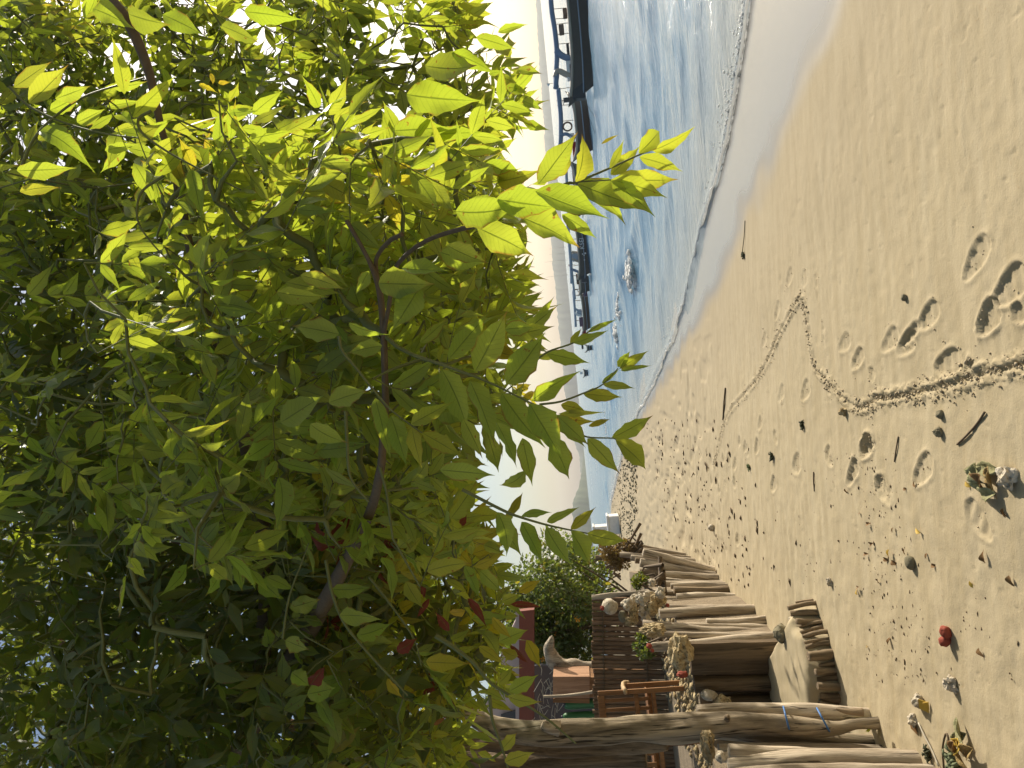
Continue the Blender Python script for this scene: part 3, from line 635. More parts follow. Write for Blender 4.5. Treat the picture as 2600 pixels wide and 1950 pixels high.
for i, (x, y, Y, s_, lb) in enumerate([(1529, 1544, 7.8, 12, 'small round red ball beside the pale boulder of the rock pile'), (1648, 1640, 6.75, 15, 'red clay lump on the brown coral of the far wall'), (1656, 1652, 6.72, 10, 'small red clay bit next to the red lump on the far wall'), (1733, 1712, 6.6, 17, 'dark red cloth-like scrap lying on the rim of the recess'), (1695, 1537, 7.7, 10, 'tiny red bit between the coral and the far logs')]):
    rock(x, y, Y, s_, s_ * (1.6 if i == 3 else 1), M['red'], lb, 'clay lump', 'red_lump', 50 + i, .3)
for i, (x, y, s_, mt) in enumerate([(1985, 1607, 44, 'stone'), (2008, 1573, 14, 'coral'), (2010, 1625, 18, 'stone'), (2022, 1595, 12, 'stone'), (2028, 1612, 12, 'coral'), (2035, 1645, 12, 'stone'), (1998, 1640, 16, 'stone')]):
    rock(x, y, 6.05, s_, s_ * .9, M[mt], 'broken stone heaped at the end of the sand shelf' if i else 'flat mossy slab standing at the end of the sand shelf', 'rock', 'stone', 70 + i, .35, group='stones on the sand shelf' if i else None)

# ------------------------------------------------------------------ bamboo screen
scr = empty('bamboo_screen', tuple(P(1660, 1680, 10.6)))
tag(scr, 'dark bamboo pole screen standing behind the far log wall', 'fence')
i = 0; y = 1521.0
while y < 1990:
    i += 1; wd = random.uniform(9.5, 14); Y = 10.6 - (y - 1521) * 0.0012; top = 1503 + random.uniform(-3, 3) + (y - 1600) * 0.02
    a = P(1700, y + 1.5, Y); a[2] = ZT - 0.02; b = P(top, y, Y); r = wd / 2 * Y / F
    mb = MB(); pts = []; rad = []
    for k in range(17):
        t = k / 16; pts.append(a * (1 - t) + b * t); rad.append(r * (1.16 if k % 4 == 0 and 0 < k < 16 else 1))
    mb.tube(pts, rad, 8); mb.build('pole', M['bamboo'], scr, auto=60); y += wd * random.uniform(.93, 1.12)
for X in (1530, 1640):
    mb = MB(); mb.tube([P(X + .02 * (yy - 1521) + (1.5 if q % 2 else -1.5), yy, 10.6 - (yy - 1521) * .0012 - 0.04) for q, yy in enumerate(np.arange(1518, 1990, 8))], .008, 5); mb.build('tie_wire', M['twig'], scr, True)
log_obj(np.array([*P(1608, 1507, 10.3)[:2], ZT]), P(1503, 1517, 10.3), .035, .03, M['log'], None, 'end_post', 400)
tag(bpy.data.objects['end_post'], 'grey round end post of the bamboo screen, next to the rock pile', 'post')

# ------------------------------------------------------------------ armchairs
def chair(loc, rz, label, s=1.0):
    root = empty('armchair', tuple(loc)); tag(root, label, 'chair', 'slatted armchairs on the terrace')
    R = Matrix.Rotation(rz, 3, 'Z'); Rn = np.array(R)
    def part(name, boxes, mat):
        mb = MB()
        for c, d in boxes: mb.box(np.array(loc) + Rn @ (np.array(c) * s), np.array(d) * s, Rn)
        o = mb.build(name, mat, root); bv = o.modifiers.new('bevel', 'BEVEL'); bv.width = .006; bv.segments = 2; return o
    for sx in (-1, 1):
        part('back_post', [((sx * .27, -.25, .48), (.05, .04, .96))], M['teak']); part('leg', [((sx * .27, .25, .32), (.05, .05, .64))], M['teak'])
        mb = MB(); pts = [np.array(loc) + Rn @ (np.array(q) * s) for q in [(sx * .28, -.30, .66), (sx * .29, -.1, .675), (sx * .30, .12, .67), (sx * .29, .30, .645), (sx * .28, .345, .60)]]
        mb.tube(curve_pts(pts, 4), .024 * s, 8, squash=1.5); mb.build('armrest', M['pale_teak'], root, True)
    part('top_rail', [((0, -.25, .93), (.49, .035, .075))], M['teak']); part('lower_rail', [((0, -.25, .55), (.49, .035, .05))], M['teak']); part('bottom_rail', [((0, -.25, .36), (.49, .03, .04))], M['teak'])
    for k in range(5): part('slat', [((-.19 + .095 * k, -.25, .66), (.04, .018, .50))], M['teak'])
    for k in range(6): part('seat_slat', [((0, -.20 + .085 * k, .42), (.50, .07, .022))], M['teak'])
    part('seat_rail', [((0, .25, .385), (.49, .03, .05))], M['teak'])
    return root
c0 = P(1640, 1812, 7.9); chair((c0[0], 7.9, ZT), math.radians(15), 'brown slatted wooden armchair between the gnarled trunk and the bamboo screen', 0.92)
c1 = P(1560, 1950, 7.1); chair((c1[0] - .05, 7.1, ZT), math.radians(18), 'brown slatted wooden armchair mostly hidden behind the gnarled trunk', 1.0)

# ------------------------------------------------------------------ hut, box, clutter behind the screen
def quad_slab(name, px, Y, th, mat, parent):
    pts = [P(x, y, Yy) for (x, y), Yy in zip(px, Y)]; n = len(pts); mb = MB()
    back = [p + np.array([0, th, 0]) for p in pts]
    mb.add(pts + back, [tuple(range(n)), tuple(range(2 * n - 1, n - 1, -1))] + [(i, n + i, n + (i + 1) % n, (i + 1) % n) for i in range(n)])
    return mb.build(name, mat, parent)
hut = empty('hut', (P(1340, 1760, 13.5)[0], 13.5, ZT)); tag(hut, 'small hut with pale pink gable and red beam behind the foliage', 'hut')
m_pink = m_plain('pale_pink_plaster', (0.52, 0.42, 0.40), 0.85, 0.08, 3); m_beam = m_plain('red_painted_beam', (0.20, 0.06, 0.038), 0.6, 0.2, 6); m_blue = m_plain('grey_panel', (0.085, 0.085, 0.095), 0.7, .15, 6)
quad_slab('gable', [(1316, 1560), (1316, 2010), (1190, 2010), (1219, 1812), (1240, 1775), (1278, 1640)], [13.5] * 6, .12, m_pink, hut)
quad_slab('beam', [(1356, 1548), (1356, 2010), (1318, 2010), (1318, 1552)], [13.32] * 4, .14, m_beam, hut)
quad_slab('beam_trim', [(1319, 1548), (1319, 2010), (1309, 2010), (1309, 1550)], [13.40] * 4, .06, m_pink, hut)
quad_slab('side_panel', [(1322, 1800), (1322, 1850), (1268, 1850), (1272, 1815)], [13.44] * 4, .03, m_blue, hut)
for yy in (1860, 1990):
    p = P(1356, yy, 13.6); mb = MB(); mb.box((p[0], 13.6, (p[2] + ZT) / 2), (.10, .10, p[2] - ZT)); mb.build('pillar', m_beam, hut)
quad_slab('back_wall', [(1356, 1690), (1356, 2010), (1540, 2010), (1540, 1690)], [14.2] * 4, .1, m_blue, hut)
box = empty('wooden_cabinet', (P(1450, 1745, 11.4)[0], 11.4, ZT)); tag(box, 'orange-brown wooden cabinet behind the bamboo screen under the hut', 'cabinet')
quad_slab('door_panel', [(1497, 1718), (1497, 1773), (1404, 1773), (1404, 1718)], [11.4] * 4, .5, M['cab'], box)
quad_slab('plinth', [(1640, 1720), (1640, 1771), (1497, 1771), (1497, 1720)], [11.42] * 4, .45, M['teak'], box)
quad_slab('side_panel', [(1497, 1774), (1497, 1786), (1404, 1784), (1404, 1774)], [11.46] * 4, .44, M['teak'], box)
m_green = m_plain('green_plastic', (0.05, 0.16, 0.05), 0.5, .15, 10)
for k, yy in enumerate((1788, 1803, 1820)):
    b_ = empty('green_drum', (P(1460, yy, 11.6)[0], 11.6 + .15 * (k % 2), ZT)); tag(b_, 'dull green plastic drum beside the wooden cabinet', 'drum', 'green drums')
    p = P(1436 - 3 * k, yy, 11.6); mb = MB(); mb.tube([(p[0], 11.6 + .15 * (k % 2), ZT + (p[2] - ZT) * t) for t in (0, .05, .3, .33, .36, .64, .67, .7, .93, .98, 1)], [.055, .062, .062, .066, .062, .062, .066, .062, .062, .05, .03], 14); mb.build('body', m_green, b_, True)
    mb = MB(); mb.tube([(p[0], 11.6 + .15 * (k % 2), p[2] - .01), (p[0], 11.6 + .15 * (k % 2), p[2] + .03)], .02, 10); mb.build('cap', m_blue, b_, True)
o = log_obj(P(1530, 1752, 11.0), P(1380, 1768, 11.0), .022, .016, M['log'], None, 'leaning_pole', 500); tag(o, 'thin pale pole leaning across the wooden cabinet', 'pole')
big = empty('driftwood_stump', (P(1440, 1680, 11.9)[0], 11.9, ZT)); tag(big, 'pointed brown driftwood stump rising behind the bamboo screen', 'driftwood')
big_tube('stump', [(1700, 1705, 11.9, 30), (1480, 1695, 11.9, 34), (1412, 1680, 11.9, 34), (1396, 1650, 11.9, 28), (1400, 1625, 11.9, 14), (1402, 1614, 11.9, 3)], M['log'], big, 14, .35, 12.0)
# dried straw hanging under the hut beam
def straws(name, n, f, r, mat, **kw):
    mb = MB()
    for _ in range(n):
        a, b = f(); mb.tube([a, (np.array(a) + b) / 2 + np.array([0, 0, random.uniform(-.02, .02)]), b], [r, r, r * .5], 3, False)
    o_ = mb.build(name, mat, None, True); tag(o_, **kw); return o_
m_straw = m_plain('dry_straw', (0.42, 0.38, 0.30), 0.8, .3, 20)
def _st():
    x, y = random.uniform(1355, 1420), random.uniform(1700, 1840); return P(x, y, 12.9), P(x + random.uniform(-15, 30), y + random.uniform(-45, 45), 12.8)
straws('straw', 45, _st, .006, m_straw, label='dry grey straw sticking out below the red beam', cat='straw', kind='stuff')

# ------------------------------------------------------------------ far end of the beach
m_conc = m_plain('white_concrete', (0.62, 0.61, 0.58), 0.85, .15, 8, .4)
for k, (x0, x1, y0, y1, Y, lb) in enumerate([(1508, 1558, 1335, 1354, 47, 'tall white concrete block where the beach ends at the water'), (1543, 1562, 1308, 1353, 44, 'low white concrete block in front of the taller one at the beach end')]):
    root = empty('concrete_block', tuple(P(x1, (y0 + y1) / 2, Y))); tag(root, lb, 'block')
    p, q = P(x1, y1, Y), P(x0, y0, Y); mb = MB(); h = q[2] - p[2] + .3
    mb.box(((p[0] + q[0]) / 2, Y, p[2] - .3 + h / 2), (q[0] - p[0], .9, h)); o = mb.build('shaft', m_conc, root); bv = o.modifiers.new('bevel', 'BEVEL'); bv.width = .08; bv.segments = 3
    mb = MB(); mb.box(((p[0] + q[0]) / 2, Y, p[2] - .3 + h + .04), (q[0] - p[0] + .1, 1.0, .12)); o = mb.build('cap', m_conc, root); bv = o.modifiers.new('bevel', 'BEVEL'); bv.width = .03

# ------------------------------------------------------------------ leaves
ST_HI = (np.array([0, .05, .12, .22, .34, .46, .58, .70, .80, .88, .94, 1.0]), np.array([0.04, .34, .62, .88, 1.0, .98,   .83, .56, .29, .115, .05, .008]))
ST_MD = (np.array([0, .12, .32, .55, .76, .90, 1.0]), np.array([.05, .62, 1.0, .86, .40, .10, .01]))
ST_LO = (np.array([0, .25, .60, 1.0]), np.array([.06, .95, .85, .02]))
def leaf_batch(base, axis, normal, length, width, rnd, hue, st, across=(-1, 0, 1), bend=None, fold=None, seed=0):
    """arrays (n,3).. -> verts, quads, attrs"""
    rg = np.random.default_rng(seed); n = len(base); T, Wd = st; ac = np.array(across, float); ns, na = len(T), len(ac)
    a = axis / np.linalg.norm(axis, axis=1, keepdims=True); b = np.cross(a, normal); b /= np.linalg.norm(b, axis=1, keepdims=True) + 1e-9; c = np.cross(b, a)
    bend = rg.normal(0.18, 0.26, n) if bend is None else bend; fold = np.abs(rg.normal(0.28, 0.22, n)) if fold is None else fold
    wav = rg.uniform(0.0, .16, n); wph = rg.uniform(0, 6.28, n); wf = rg.uniform(7, 14, n); sb = rg.normal(0, .09, n); tw = rg.normal(0, .5, n)
    t = T[None, :, None]; u = ac[None, None, :]; hw = (Wd[None, :, None] * width[:, None, None])
    edge = 1 + 0.10 * np.sin(wf[:, None, None] * 2.1 * t + wph[:, None, None] + 2 * u)
    x = u * hw * edge + sb[:, None, None] * t * t
    y = t - bend[:, None, None] ** 2 * t * t * .25 + 0 * u
    z = -bend[:, None, None] * t * t + fold[:, None, None] * np.abs(u) * hw + wav[:, None, None] * u * np.sin(wf[:, None, None] * t + wph[:, None, None]) * hw * 3 + tw[:, None, None] * t * u * hw
    L = length[:, None, None, None]
    V = base[:, None, None, :] + L * (x[..., None] * b[:, None, None, :] + y[..., None] * a[:, None, None, :] + z[..., None] * c[:, None, None, :])
    idx = (np.arange(n) * ns * na)[:, None, None] + (np.arange(ns) * na)[None, :, None] + np.arange(na)[None, None, :]
    Q = np.stack([idx[:, :-1, :-1], idx[:, :-1, 1:], idx[:, 1:, 1:], idx[:, 1:, :-1]], -1).reshape(-1, 4)
    shp = (n, ns, na)
    at = dict(lu=np.broadcast_to(u, shp).ravel(), lv=np.broadcast_to(t, shp).ravel(), rnd=np.broadcast_to(rnd[:, None, None], shp).ravel(), hue=np.broadcast_to(hue[:, None, None], shp).ravel())
    return V.reshape(-1, 3), Q, at
def unit(v): return v / (np.linalg.norm(v, axis=-1, keepdims=True) + 1e-9)
class Leaves:
    def __init__(s): s.b = []; s.a = []; s.n = []; s.L = []; s.w = []; s.h = []; s.hero = []; s.tw = []; s.bases = []
    def add(s, b, a, n, L, w=0.22, hue=0.0, hero=False):
        s.b.append(b); s.a.append(a); s.n.append(n); s.L.append(L); s.w.append(w); s.h.append(hue); s.hero.append(hero)
    def compound(s, base, d, side, L, pairs, hue=0.0, term=True, droop=0.35, rs=random):
        """pinnate leaf: stalk from base along d, leaflets in pairs"""
        d = unit(np.array(d, float)); side = unit(side - d * (side @ d)); nrm = np.cross(d, side)
        sp = L * rs.uniform(.36, .46); tot = sp * (pairs + .9); pts = []
        for k in range(5):
            t = k / 4 * tot; pts.append(base + d * t + np.array([0, 0, -1]) * droop * .28 * t * t / tot)
        s.tw.append((pts, L * .016, L * .008))
        for k in range(pairs):
            t = sp * (k + .9) + rs.uniform(-.1, .1) * sp; p = base + d * t + np.array([0, 0, -1]) * droop * .28 * t * t / tot
            for sg in (-1, 1):
                if rs.random() < .06: continue
                ax = d * rs.uniform(.25, .6) + side * sg * rs.uniform(.75, 1) + np.array([0, 0, -1]) * rs.uniform(.2, 1.1) + nrm * rs.gauss(0, .18)
                n_ = nrm + side * rs.gauss(0, .35) + d * rs.gauss(0, .35)
                s.add(p + unit(ax) * L * .03, ax, n_, L * rs.uniform(.65, 1.15), rs.uniform(.125, .185), hue if rs.random() < .8 else 0.0)
        if term: s.add(pts[-1], d + np.array([0, 0, -.4]), nrm + side * rs.gauss(0, .3), L * rs.uniform(.85, 1.1), rs.uniform(.15, .2), hue); s.bases.append((base, L))
    def arrays(s): return [np.array(q) for q in (s.b, s.a, s.n, s.L, s.w, s.h, s.hero)]
def to_px(V):
    c = V @ CAMR; return 1300 - F * c[..., 0] / c[..., 2], 975 + F * c[..., 1] / c[..., 2]

# near tree whose leaves hang over the beach -------------------------------------------------
near = Leaves()
def H0(x, y): return (x / 2.552, y / 2.552)
def H2(x, y): return (700 + x / 2.552, y / 2.552)
def H5(x, y): return (1150 + x / 2.765, 250 + y / 2.765)
def H4(x, y): return (700 + x / 2.37, 600 + y / 2.37)
def H6(x, y): return (1150 + x / 2.552, 800 + y / 2.552)
def H8(x, y): return (600 + x / 2.552, 1300 + y / 2.552)
hero = []
def HL(conv, lst, Y=None, hue=0.0):
    for q in lst:
        b = conv(q[0], q[1]); t = conv(q[2], q[3]); wd = q[4] if len(q) > 4 else 0.22; h = q[5] if len(q) > 5 else hue; hero.append((b, t, wd, Y, h))
HL(H5, [(600, 600, 875, 235, .20), (862, 585, 1010, 240, .20, .35), (735, 545, 870, 400, .16, .3), (1100, 490, 1225, 300, .15, .3), (1108, 535, 1325, 340, .21, .3), (1305, 385, 1560, 135, .19, .2), (1400, 365, 1740, 240, .15, .3), (1310, 412, 1615, 478, .17, .2),
        (1145, 560, 1600, 606, .19, .25), (1110, 572, 1545, 652, .17, .2), (1108, 575, 1432, 802, .17), (878, 598, 1385, 808, .19, .1), (935, 640, 1300, 800, .19), (1040, 320, 1160, 240, .10, .9)], 1.15)
HL(H5, [(580, 650, 1092, 875, .25), (305, 705, 745, 782, .27), (430, 815, 938, 995, .24), (765, 815, 1022, 955, .23), (20, 790, 450, 850, .27), (170, 905, 592, 1088, .26), (-40, 1030, 225, 1185, .28)], 1.05)
HL(H4, [(1200, 812, 1412, 432, .22), (1388, 888, 1645, 590, .20), (1540, 988, 1805, 770, .20), (1380, 560, 1560, 530, .3), (1000, 800, 1225, 1162, .21), (1170, 870, 1348, 1262, .22), (1362, 945, 1582, 1302, .21), (1528, 1008, 1728, 1342, .20), (1690, 1075, 1890, 1262, .22), (1485, 1215, 1548, 1502, .24), (1655, 1215, 1795, 1472, .25), (1330, 1120, 1472, 1392, .22), (1130, 1100, 1255, 1325, .2),
        (1040, 740, 1290, 445, .18), (870, 640, 1040, 500, .17), (320, 1000, 562, 912, .30), (600, 975, 690, 1335, .17), (695, 1080, 798, 1382, .20), (820, 1148, 862, 1405, .19, .5), (882, 1182, 1135, 1322, .20, .4), (815, 1130, 1038, 1008, .18, .3), (990, 1405, 1325, 1432, .20), (1500, 1412, 1372, 1592, .2),
        (760, 190, 1032, 222, .26), (620, 280, 945, 300, .25), (990, 95, 1270, 185, .30), (560, 210, 480, 350, .25), (60, 275, 395, 345, .17, .2), (150, 235, 432, 290, .18, .2), (8, 335, 312, 397, .22, .3), (270, 190, 452, 252, .18, .3), (870, 300, 705, 575, .28), (30, 1120, 290, 960, .30), (210, 1130, 390, 1290, .27), (440, 520, 640, 640, .22), (640, 660, 420, 680, .25), (380, 590, 90, 520, .28), (1480, 590, 1690, 420, .19), (1390, 600, 1680, 550, .17), (1560, 500, 1690, 375, .14)], 1.25)
HL(H6, [(290, 1278, 452, 1562, .21), (445, 1340, 600, 1612, .20), (605, 1375, 742, 1642, .22), (765, 1398, 922, 1642, .21), (872, 1412, 1128, 1510, .22, .2), (765, 1388, 922, 1240, .17, .5), (610, 1340, 802, 1248, .17), (445, 1302, 638, 1242, .16)], 1.25)
HL(H6, [(1068, 335, 1152, 215, .22), (1080, 345, 1262, 230, .16, .2), (1088, 358, 1292, 345, .14), (975, 450, 1178, 455, .18, .3), (845, 508, 1100, 540, .19, .4), (965, 440, 1085, 350, .12), (700, 582, 882, 605, .24, .5), (1030, 795, 1322, 655, .17), (1055, 810, 1348, 1018, .19, .3), (872, 800, 1088, 1032, .22), (685, 640, 988, 625, .09, .3), (655, 660, 870, 850, .24), (780, 182, 1012, 120, .18), (605, 245, 895, 312, .19), (870, 112, 1060, 10, .09), (760, 180, 835, 85, .18, .3), (880, 720, 1045, 660, .13, .8), (690, 665, 925, 710, .17, .7)], 1.45)
HL(H0, [(835, 90, 1085, 185, .26), (605, 55, 838, 135, .27), (1055, 95, 1352, 218, .20), (1435, 165, 1690, 275, .24), (1585, 75, 1885, 98, .22), (190, 668, 448, 438, .20, .2), (90, 565, 342, 388, .2, .2), (110, 1105, 465, 1100, .17), (130, 1242, 402, 1165, .12, .4), (680, 975, 892, 930, .2), (695, 692, 905, 640, .15), (720, 562, 948, 570, .17), (500, 792, 682, 715, .25), (325, 712, 552, 628, .22), (1060, 1050, 1242, 1272, .16), (1240, 1100, 1302, 1375, .17), (260, 850, 560, 880, .22), (360, 640, 580, 560, .2), (1290, 545, 1385, 590, .2, 1.0), (1365, 475, 1400, 545, .22, 1.1), (1415, 540, 1490, 515, .22, 1.1), (1385, 1170, 1440, 1380, .2), (790, 1300, 870, 1340, .3), (700, 1620, 810, 1540, .25)], 1.55)
HL(H2, [(970, 425, 1372, 500, .20), (850, 610, 1295, 690, .22), (765, 845, 1118, 830, .26), (1005, 872, 1355, 850, .2), (875, 965, 1245, 1035, .24), (640, 1010, 935, 1040, .23), (775, 1120, 1092, 1155, .22), (285, 1170, 605, 1320, .17, .5), (270, 1190, 645, 1352, .17, .5), (820, 1505, 880, 1225, .25), (940, 1400, 1305, 1592, .26), (1175, 1365, 1605, 1422, .28), (430, 1000, 620, 910, .18, .9), (540, 1120, 830, 1120, .1, .9), (1140, 340, 1440, 440, .22), (1300, 240, 1560, 315, .2), (1440, 210, 1630, 130, .15), (1570, 450, 1720, 490, .25), (1490, 560, 1660, 585, .2), (1600, 650, 1720, 705, .2), (1380, 480, 1480, 450, .2)], 1.6)
HL(H8, [(1690, 20, 1850, 290, .22), (1580, 380, 1730, 520, .28), (1480, 350, 1590, 560, .24), (1370, 60, 1500, 210, .2), (620, 500, 870, 520, .22), (670, 670, 960, 650, .2), (780, 800, 1010, 770, .25), (150, 440, 290, 560, .33), (350, 620, 560, 560, .3), (320, 830, 470, 900, .4), (360, 1040, 480, 1130, .4), (460, 1180, 640, 1150, .4), (1100, 450, 1190, 640, .25, .4), (980, 1080, 1050, 1230, .2, 1.0), (1720, 1540, 1830, 1420, .3, .3), (1740, 1620, 1930, 1540, .3, .5), (1700, 1110, 1800, 1030, .28, .3), (1770, 1160, 1960, 1060, .26), (1760, 1190, 1950, 1300, .2, .3), (1620, 1160, 1750, 1220, .26, .4), (1880, 830, 1985, 1020, .22, 1.0), (1720, 890, 1880, 1010, .2, .9), (1570, 870, 1740, 985, .18, .7), (1660, 680, 1760, 830, .18, .9), (1700, 840, 1890, 750, .3), (1480, 640, 1360, 680, .28, 1.2), (1500, 560, 1655, 720, .13, 2.0), (1380, 770, 1290, 650, .2, 2.0), (1190, 480, 1250, 560, .2, 2.0), (1250, 560, 1160, 690, .14, 2.0), (1040, 900, 1160, 850, .3, 2.0), (480, 1120, 570, 1000, .3, 2.0), (1830, 520, 1975, 440, .2, .9), (1720, 580, 1840, 530, .3, .3), (1780, 600, 1980, 590, .12, 2.0), (1450, 90, 1500, 20, .3, 2.0), (1230, 970, 1480, 990, .22, .7), (1280, 1380, 1360, 1330, .15, 1.8)], 1.75)
HR = random.Random(5)
stalks = []
for (b, t, wd, Y, h) in hero:
    lp = math.hypot(b[0] - t[0], b[1] - t[1]); Yb = Y * HR.uniform(.94, 1.08); A = P(b[0], b[1], Yb); L0 = lp * Yb / F
    B = P(t[0], t[1], Yb + HR.uniform(-.35, .25) * L0); ax = B - A; L = np.linalg.norm(ax)
    nr = -unit(P(b[0], b[1], 1.0)) + np.array([HR.gauss(0, .35), HR.gauss(0, .2), HR.gauss(0, .35)])
    near.add(A, ax, nr, L, wd * .9, h, True)
def twig_px(pts, w0, w1, store, Y=None):
    c = curve_pts([P(p[0], p[1], p[2] if len(p) > 2 else Y) for p in pts], 5); store.append((list(c), w0 / 2, w1 / 2))
tw = near.tw
twig_px([H5(560, 690), H5(800, 600), H5(865, 588), H5(1100, 490), H5(1310, 395), H5(1420, 352)], .006, .002, tw, 1.15)
twig_px([H5(865, 588), H5(1110, 572), H5(1160, 560)], .003, .002, tw, 1.15)
twig_px([H4(830, 715), H4(1020, 780), H4(1200, 845), H4(1360, 915), H4(1530, 1000), H4(1690, 1060)], .006, .002, tw, 1.25)
twig_px([H4(380, 600), H4(400, 690), H4(490, 800), H4(600, 940), H4(700, 1050), H4(820, 1140), H4(890, 1190)], .006, .002, tw, 1.25)
twig_px([H6(60, 1130), H6(330, 1268), H6(445, 1312), H6(602, 1358), H6(765, 1394), H6(875, 1415)], .006, .002, tw, 1.25)
twig_px([H6(655, 650), H6(780, 740), H6(870, 790), H6(1030, 798), H6(1060, 812)], .005, .002, tw, 1.45)
twig_px([H6(560, 580), H6(700, 560), H6(850, 505), H6(970, 450), H6(1070, 345)], .005, .002, tw, 1.45)
twig_px([H6(500, 330), H6(610, 242), H6(780, 180), H6(880, 108), H6(950, 60)], .005, .002, tw, 1.45)
twig_px([H0(60, 560), H0(190, 690), H0(430, 800), H0(700, 870), H0(1020, 905)], .006, .003, tw, 1.55)
twig_px([H0(130, 1100), H0(220, 900), H0(350, 760), H0(560, 620), H0(930, 505)], .007, .004, tw, 1.55)
twig_px([H0(980, 720), H0(900, 770), H0(920, 860), H0(1080, 980), H0(1300, 1100), H0(1560, 1230)], .007, .003, tw, 1.5)
twig_px([H0(1060, 1140), H0(930, 1230), H0(890, 1330), H0(900, 1450), H0(980, 1570), H0(1080, 1680)], .006, .003, tw, 1.5)
twig_px([H4(420, 1050), H4(430, 1250), H4(450, 1450), H4(560, 1600)], .007, .004, tw, 1.35)
twig_px([H8(580, 310), H8(620, 520), H8(700, 720), H8(860, 920), H8(1010, 1080), H8(1110, 1190)], .009, .004, tw, 1.75)
twig_px([H8(300, 820), H8(340, 560), H8(430, 310), H8(470, 200)], .006, .003, tw, 1.75)
twig_px([H8(1290, 800), H8(1400, 870), H8(1540, 980), H8(1640, 1100), H8(1760, 1180), H8(2000, 1330), H8(2200, 1500)], .012, .004, tw, 1.75)
twig_px([H8(1640, 1190), H8(1660, 1350), H8(1720, 1520), H8(1760, 1660)], .009, .004, tw, 1.7)
twig_px([H8(860, 420), H8(1000, 600), H8(1150, 820), H8(1200, 1000)], .007, .003, tw, 1.8)
# boundary of the crown in the photo (x limit as a function of y)
BY = [-400, 0, 60, 120, 200, 300, 370, 420, 500, 600, 650, 700, 800, 870, 930, 1000, 1060, 1110, 1180, 1240, 1320, 1400, 1500, 1600, 1700, 1760, 1820, 1950, 2400]
BX = [1150, 1200, 1290, 1300, 1360, 1385, 1270, 1330, 1350, 1340, 1300, 1380, 1390, 1380, 1230, 1390, 1270, 1240, 1180, 1190, 1240, 1290, 1350, 1350, 1330, 1290, 1230, 1210, 1180]
def bx_at(y): return float(np.interp(y, BY, BX))
FR = random.Random(21)
def fill(store, n, ylim, xlim, Y0, Y1, L0, L1, hue_f, margin=60, pairs=(2, 4), keep=None):
    c = 0; tries = 0
    while c < n and tries < n * 20:
        tries += 1; y = FR.uniform(*ylim); x = FR.uniform(xlim[0], min(xlim[1], bx_at(y)))
        Y = FR.uniform(Y0, Y1); L = FR.uniform(L0, L1)
        reach = L * 1.1 * F / Y
        if x > bx_at(y) - margin - reach * .75: continue
        if keep and not keep(x, y): continue
        p = P(x, y, Y); th = FR.uniform(0, 6.283); el = FR.uniform(-1.0, .35)
        d = np.array([math.cos(th) * math.cos(el), math.sin(th) * math.cos(el) * .8, math.sin(el)]); sd = np.array([FR.gauss(0, 1), FR.gauss(0, .6), FR.gauss(0, .5)])
        store.compound(p - d * L, d, sd, L, FR.randint(*pairs), hue_f(x, y), rs=FR); c += 1
def hueA(x, y):
    q = FR.random()
    if y > 1350 and x > 800: return 2.0 if q < .02 else 0.7 if q < .2 else .2
    return 0.8 if q < .015 else FR.uniform(0, .25)
def gaps(x, y):      # openings where the sky shows through
    for gx_, gy_, r in ((640, 60, 75), (1010, 120, 90), (980, 330, 70), (300, 150, 60), (1190, 1180, 90), (720, 380, 40)):
        if (x - gx_) ** 2 + (y - gy_) ** 2 < r * r and FR.random() < .9: return False
    return True
fill(near, 330, (330, 1420), (300, 1400), 1.4, 2.2, .08, .11, hueA, 0)
fill(near, 110, (420, 1300), (-150, 1400), 2.0, 3.0, .10, .13, hueA, 0, keep=gaps)
fill(near, 420, (500, 1320), (-150, 1400), 3.2, 4.8, .13, .17, hueA, 0, keep=gaps)
fill(near, 640, (-40, 780), (-150, 1400), 3.0, 4.6, .12, .16, hueA, 0, keep=gaps)
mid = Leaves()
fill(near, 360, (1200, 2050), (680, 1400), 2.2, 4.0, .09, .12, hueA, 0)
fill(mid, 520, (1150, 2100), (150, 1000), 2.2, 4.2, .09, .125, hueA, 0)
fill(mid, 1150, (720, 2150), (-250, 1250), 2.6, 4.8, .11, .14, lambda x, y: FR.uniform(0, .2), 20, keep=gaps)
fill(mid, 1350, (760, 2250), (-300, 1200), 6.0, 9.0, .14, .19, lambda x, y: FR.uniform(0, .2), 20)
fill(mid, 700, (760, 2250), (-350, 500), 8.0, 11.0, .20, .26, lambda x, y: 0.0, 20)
fill(mid, 420, (-60, 700), (-200, 1150), 3.6, 4.7, .12, .15, lambda x, y: FR.uniform(0, .2), 20, keep=gaps)
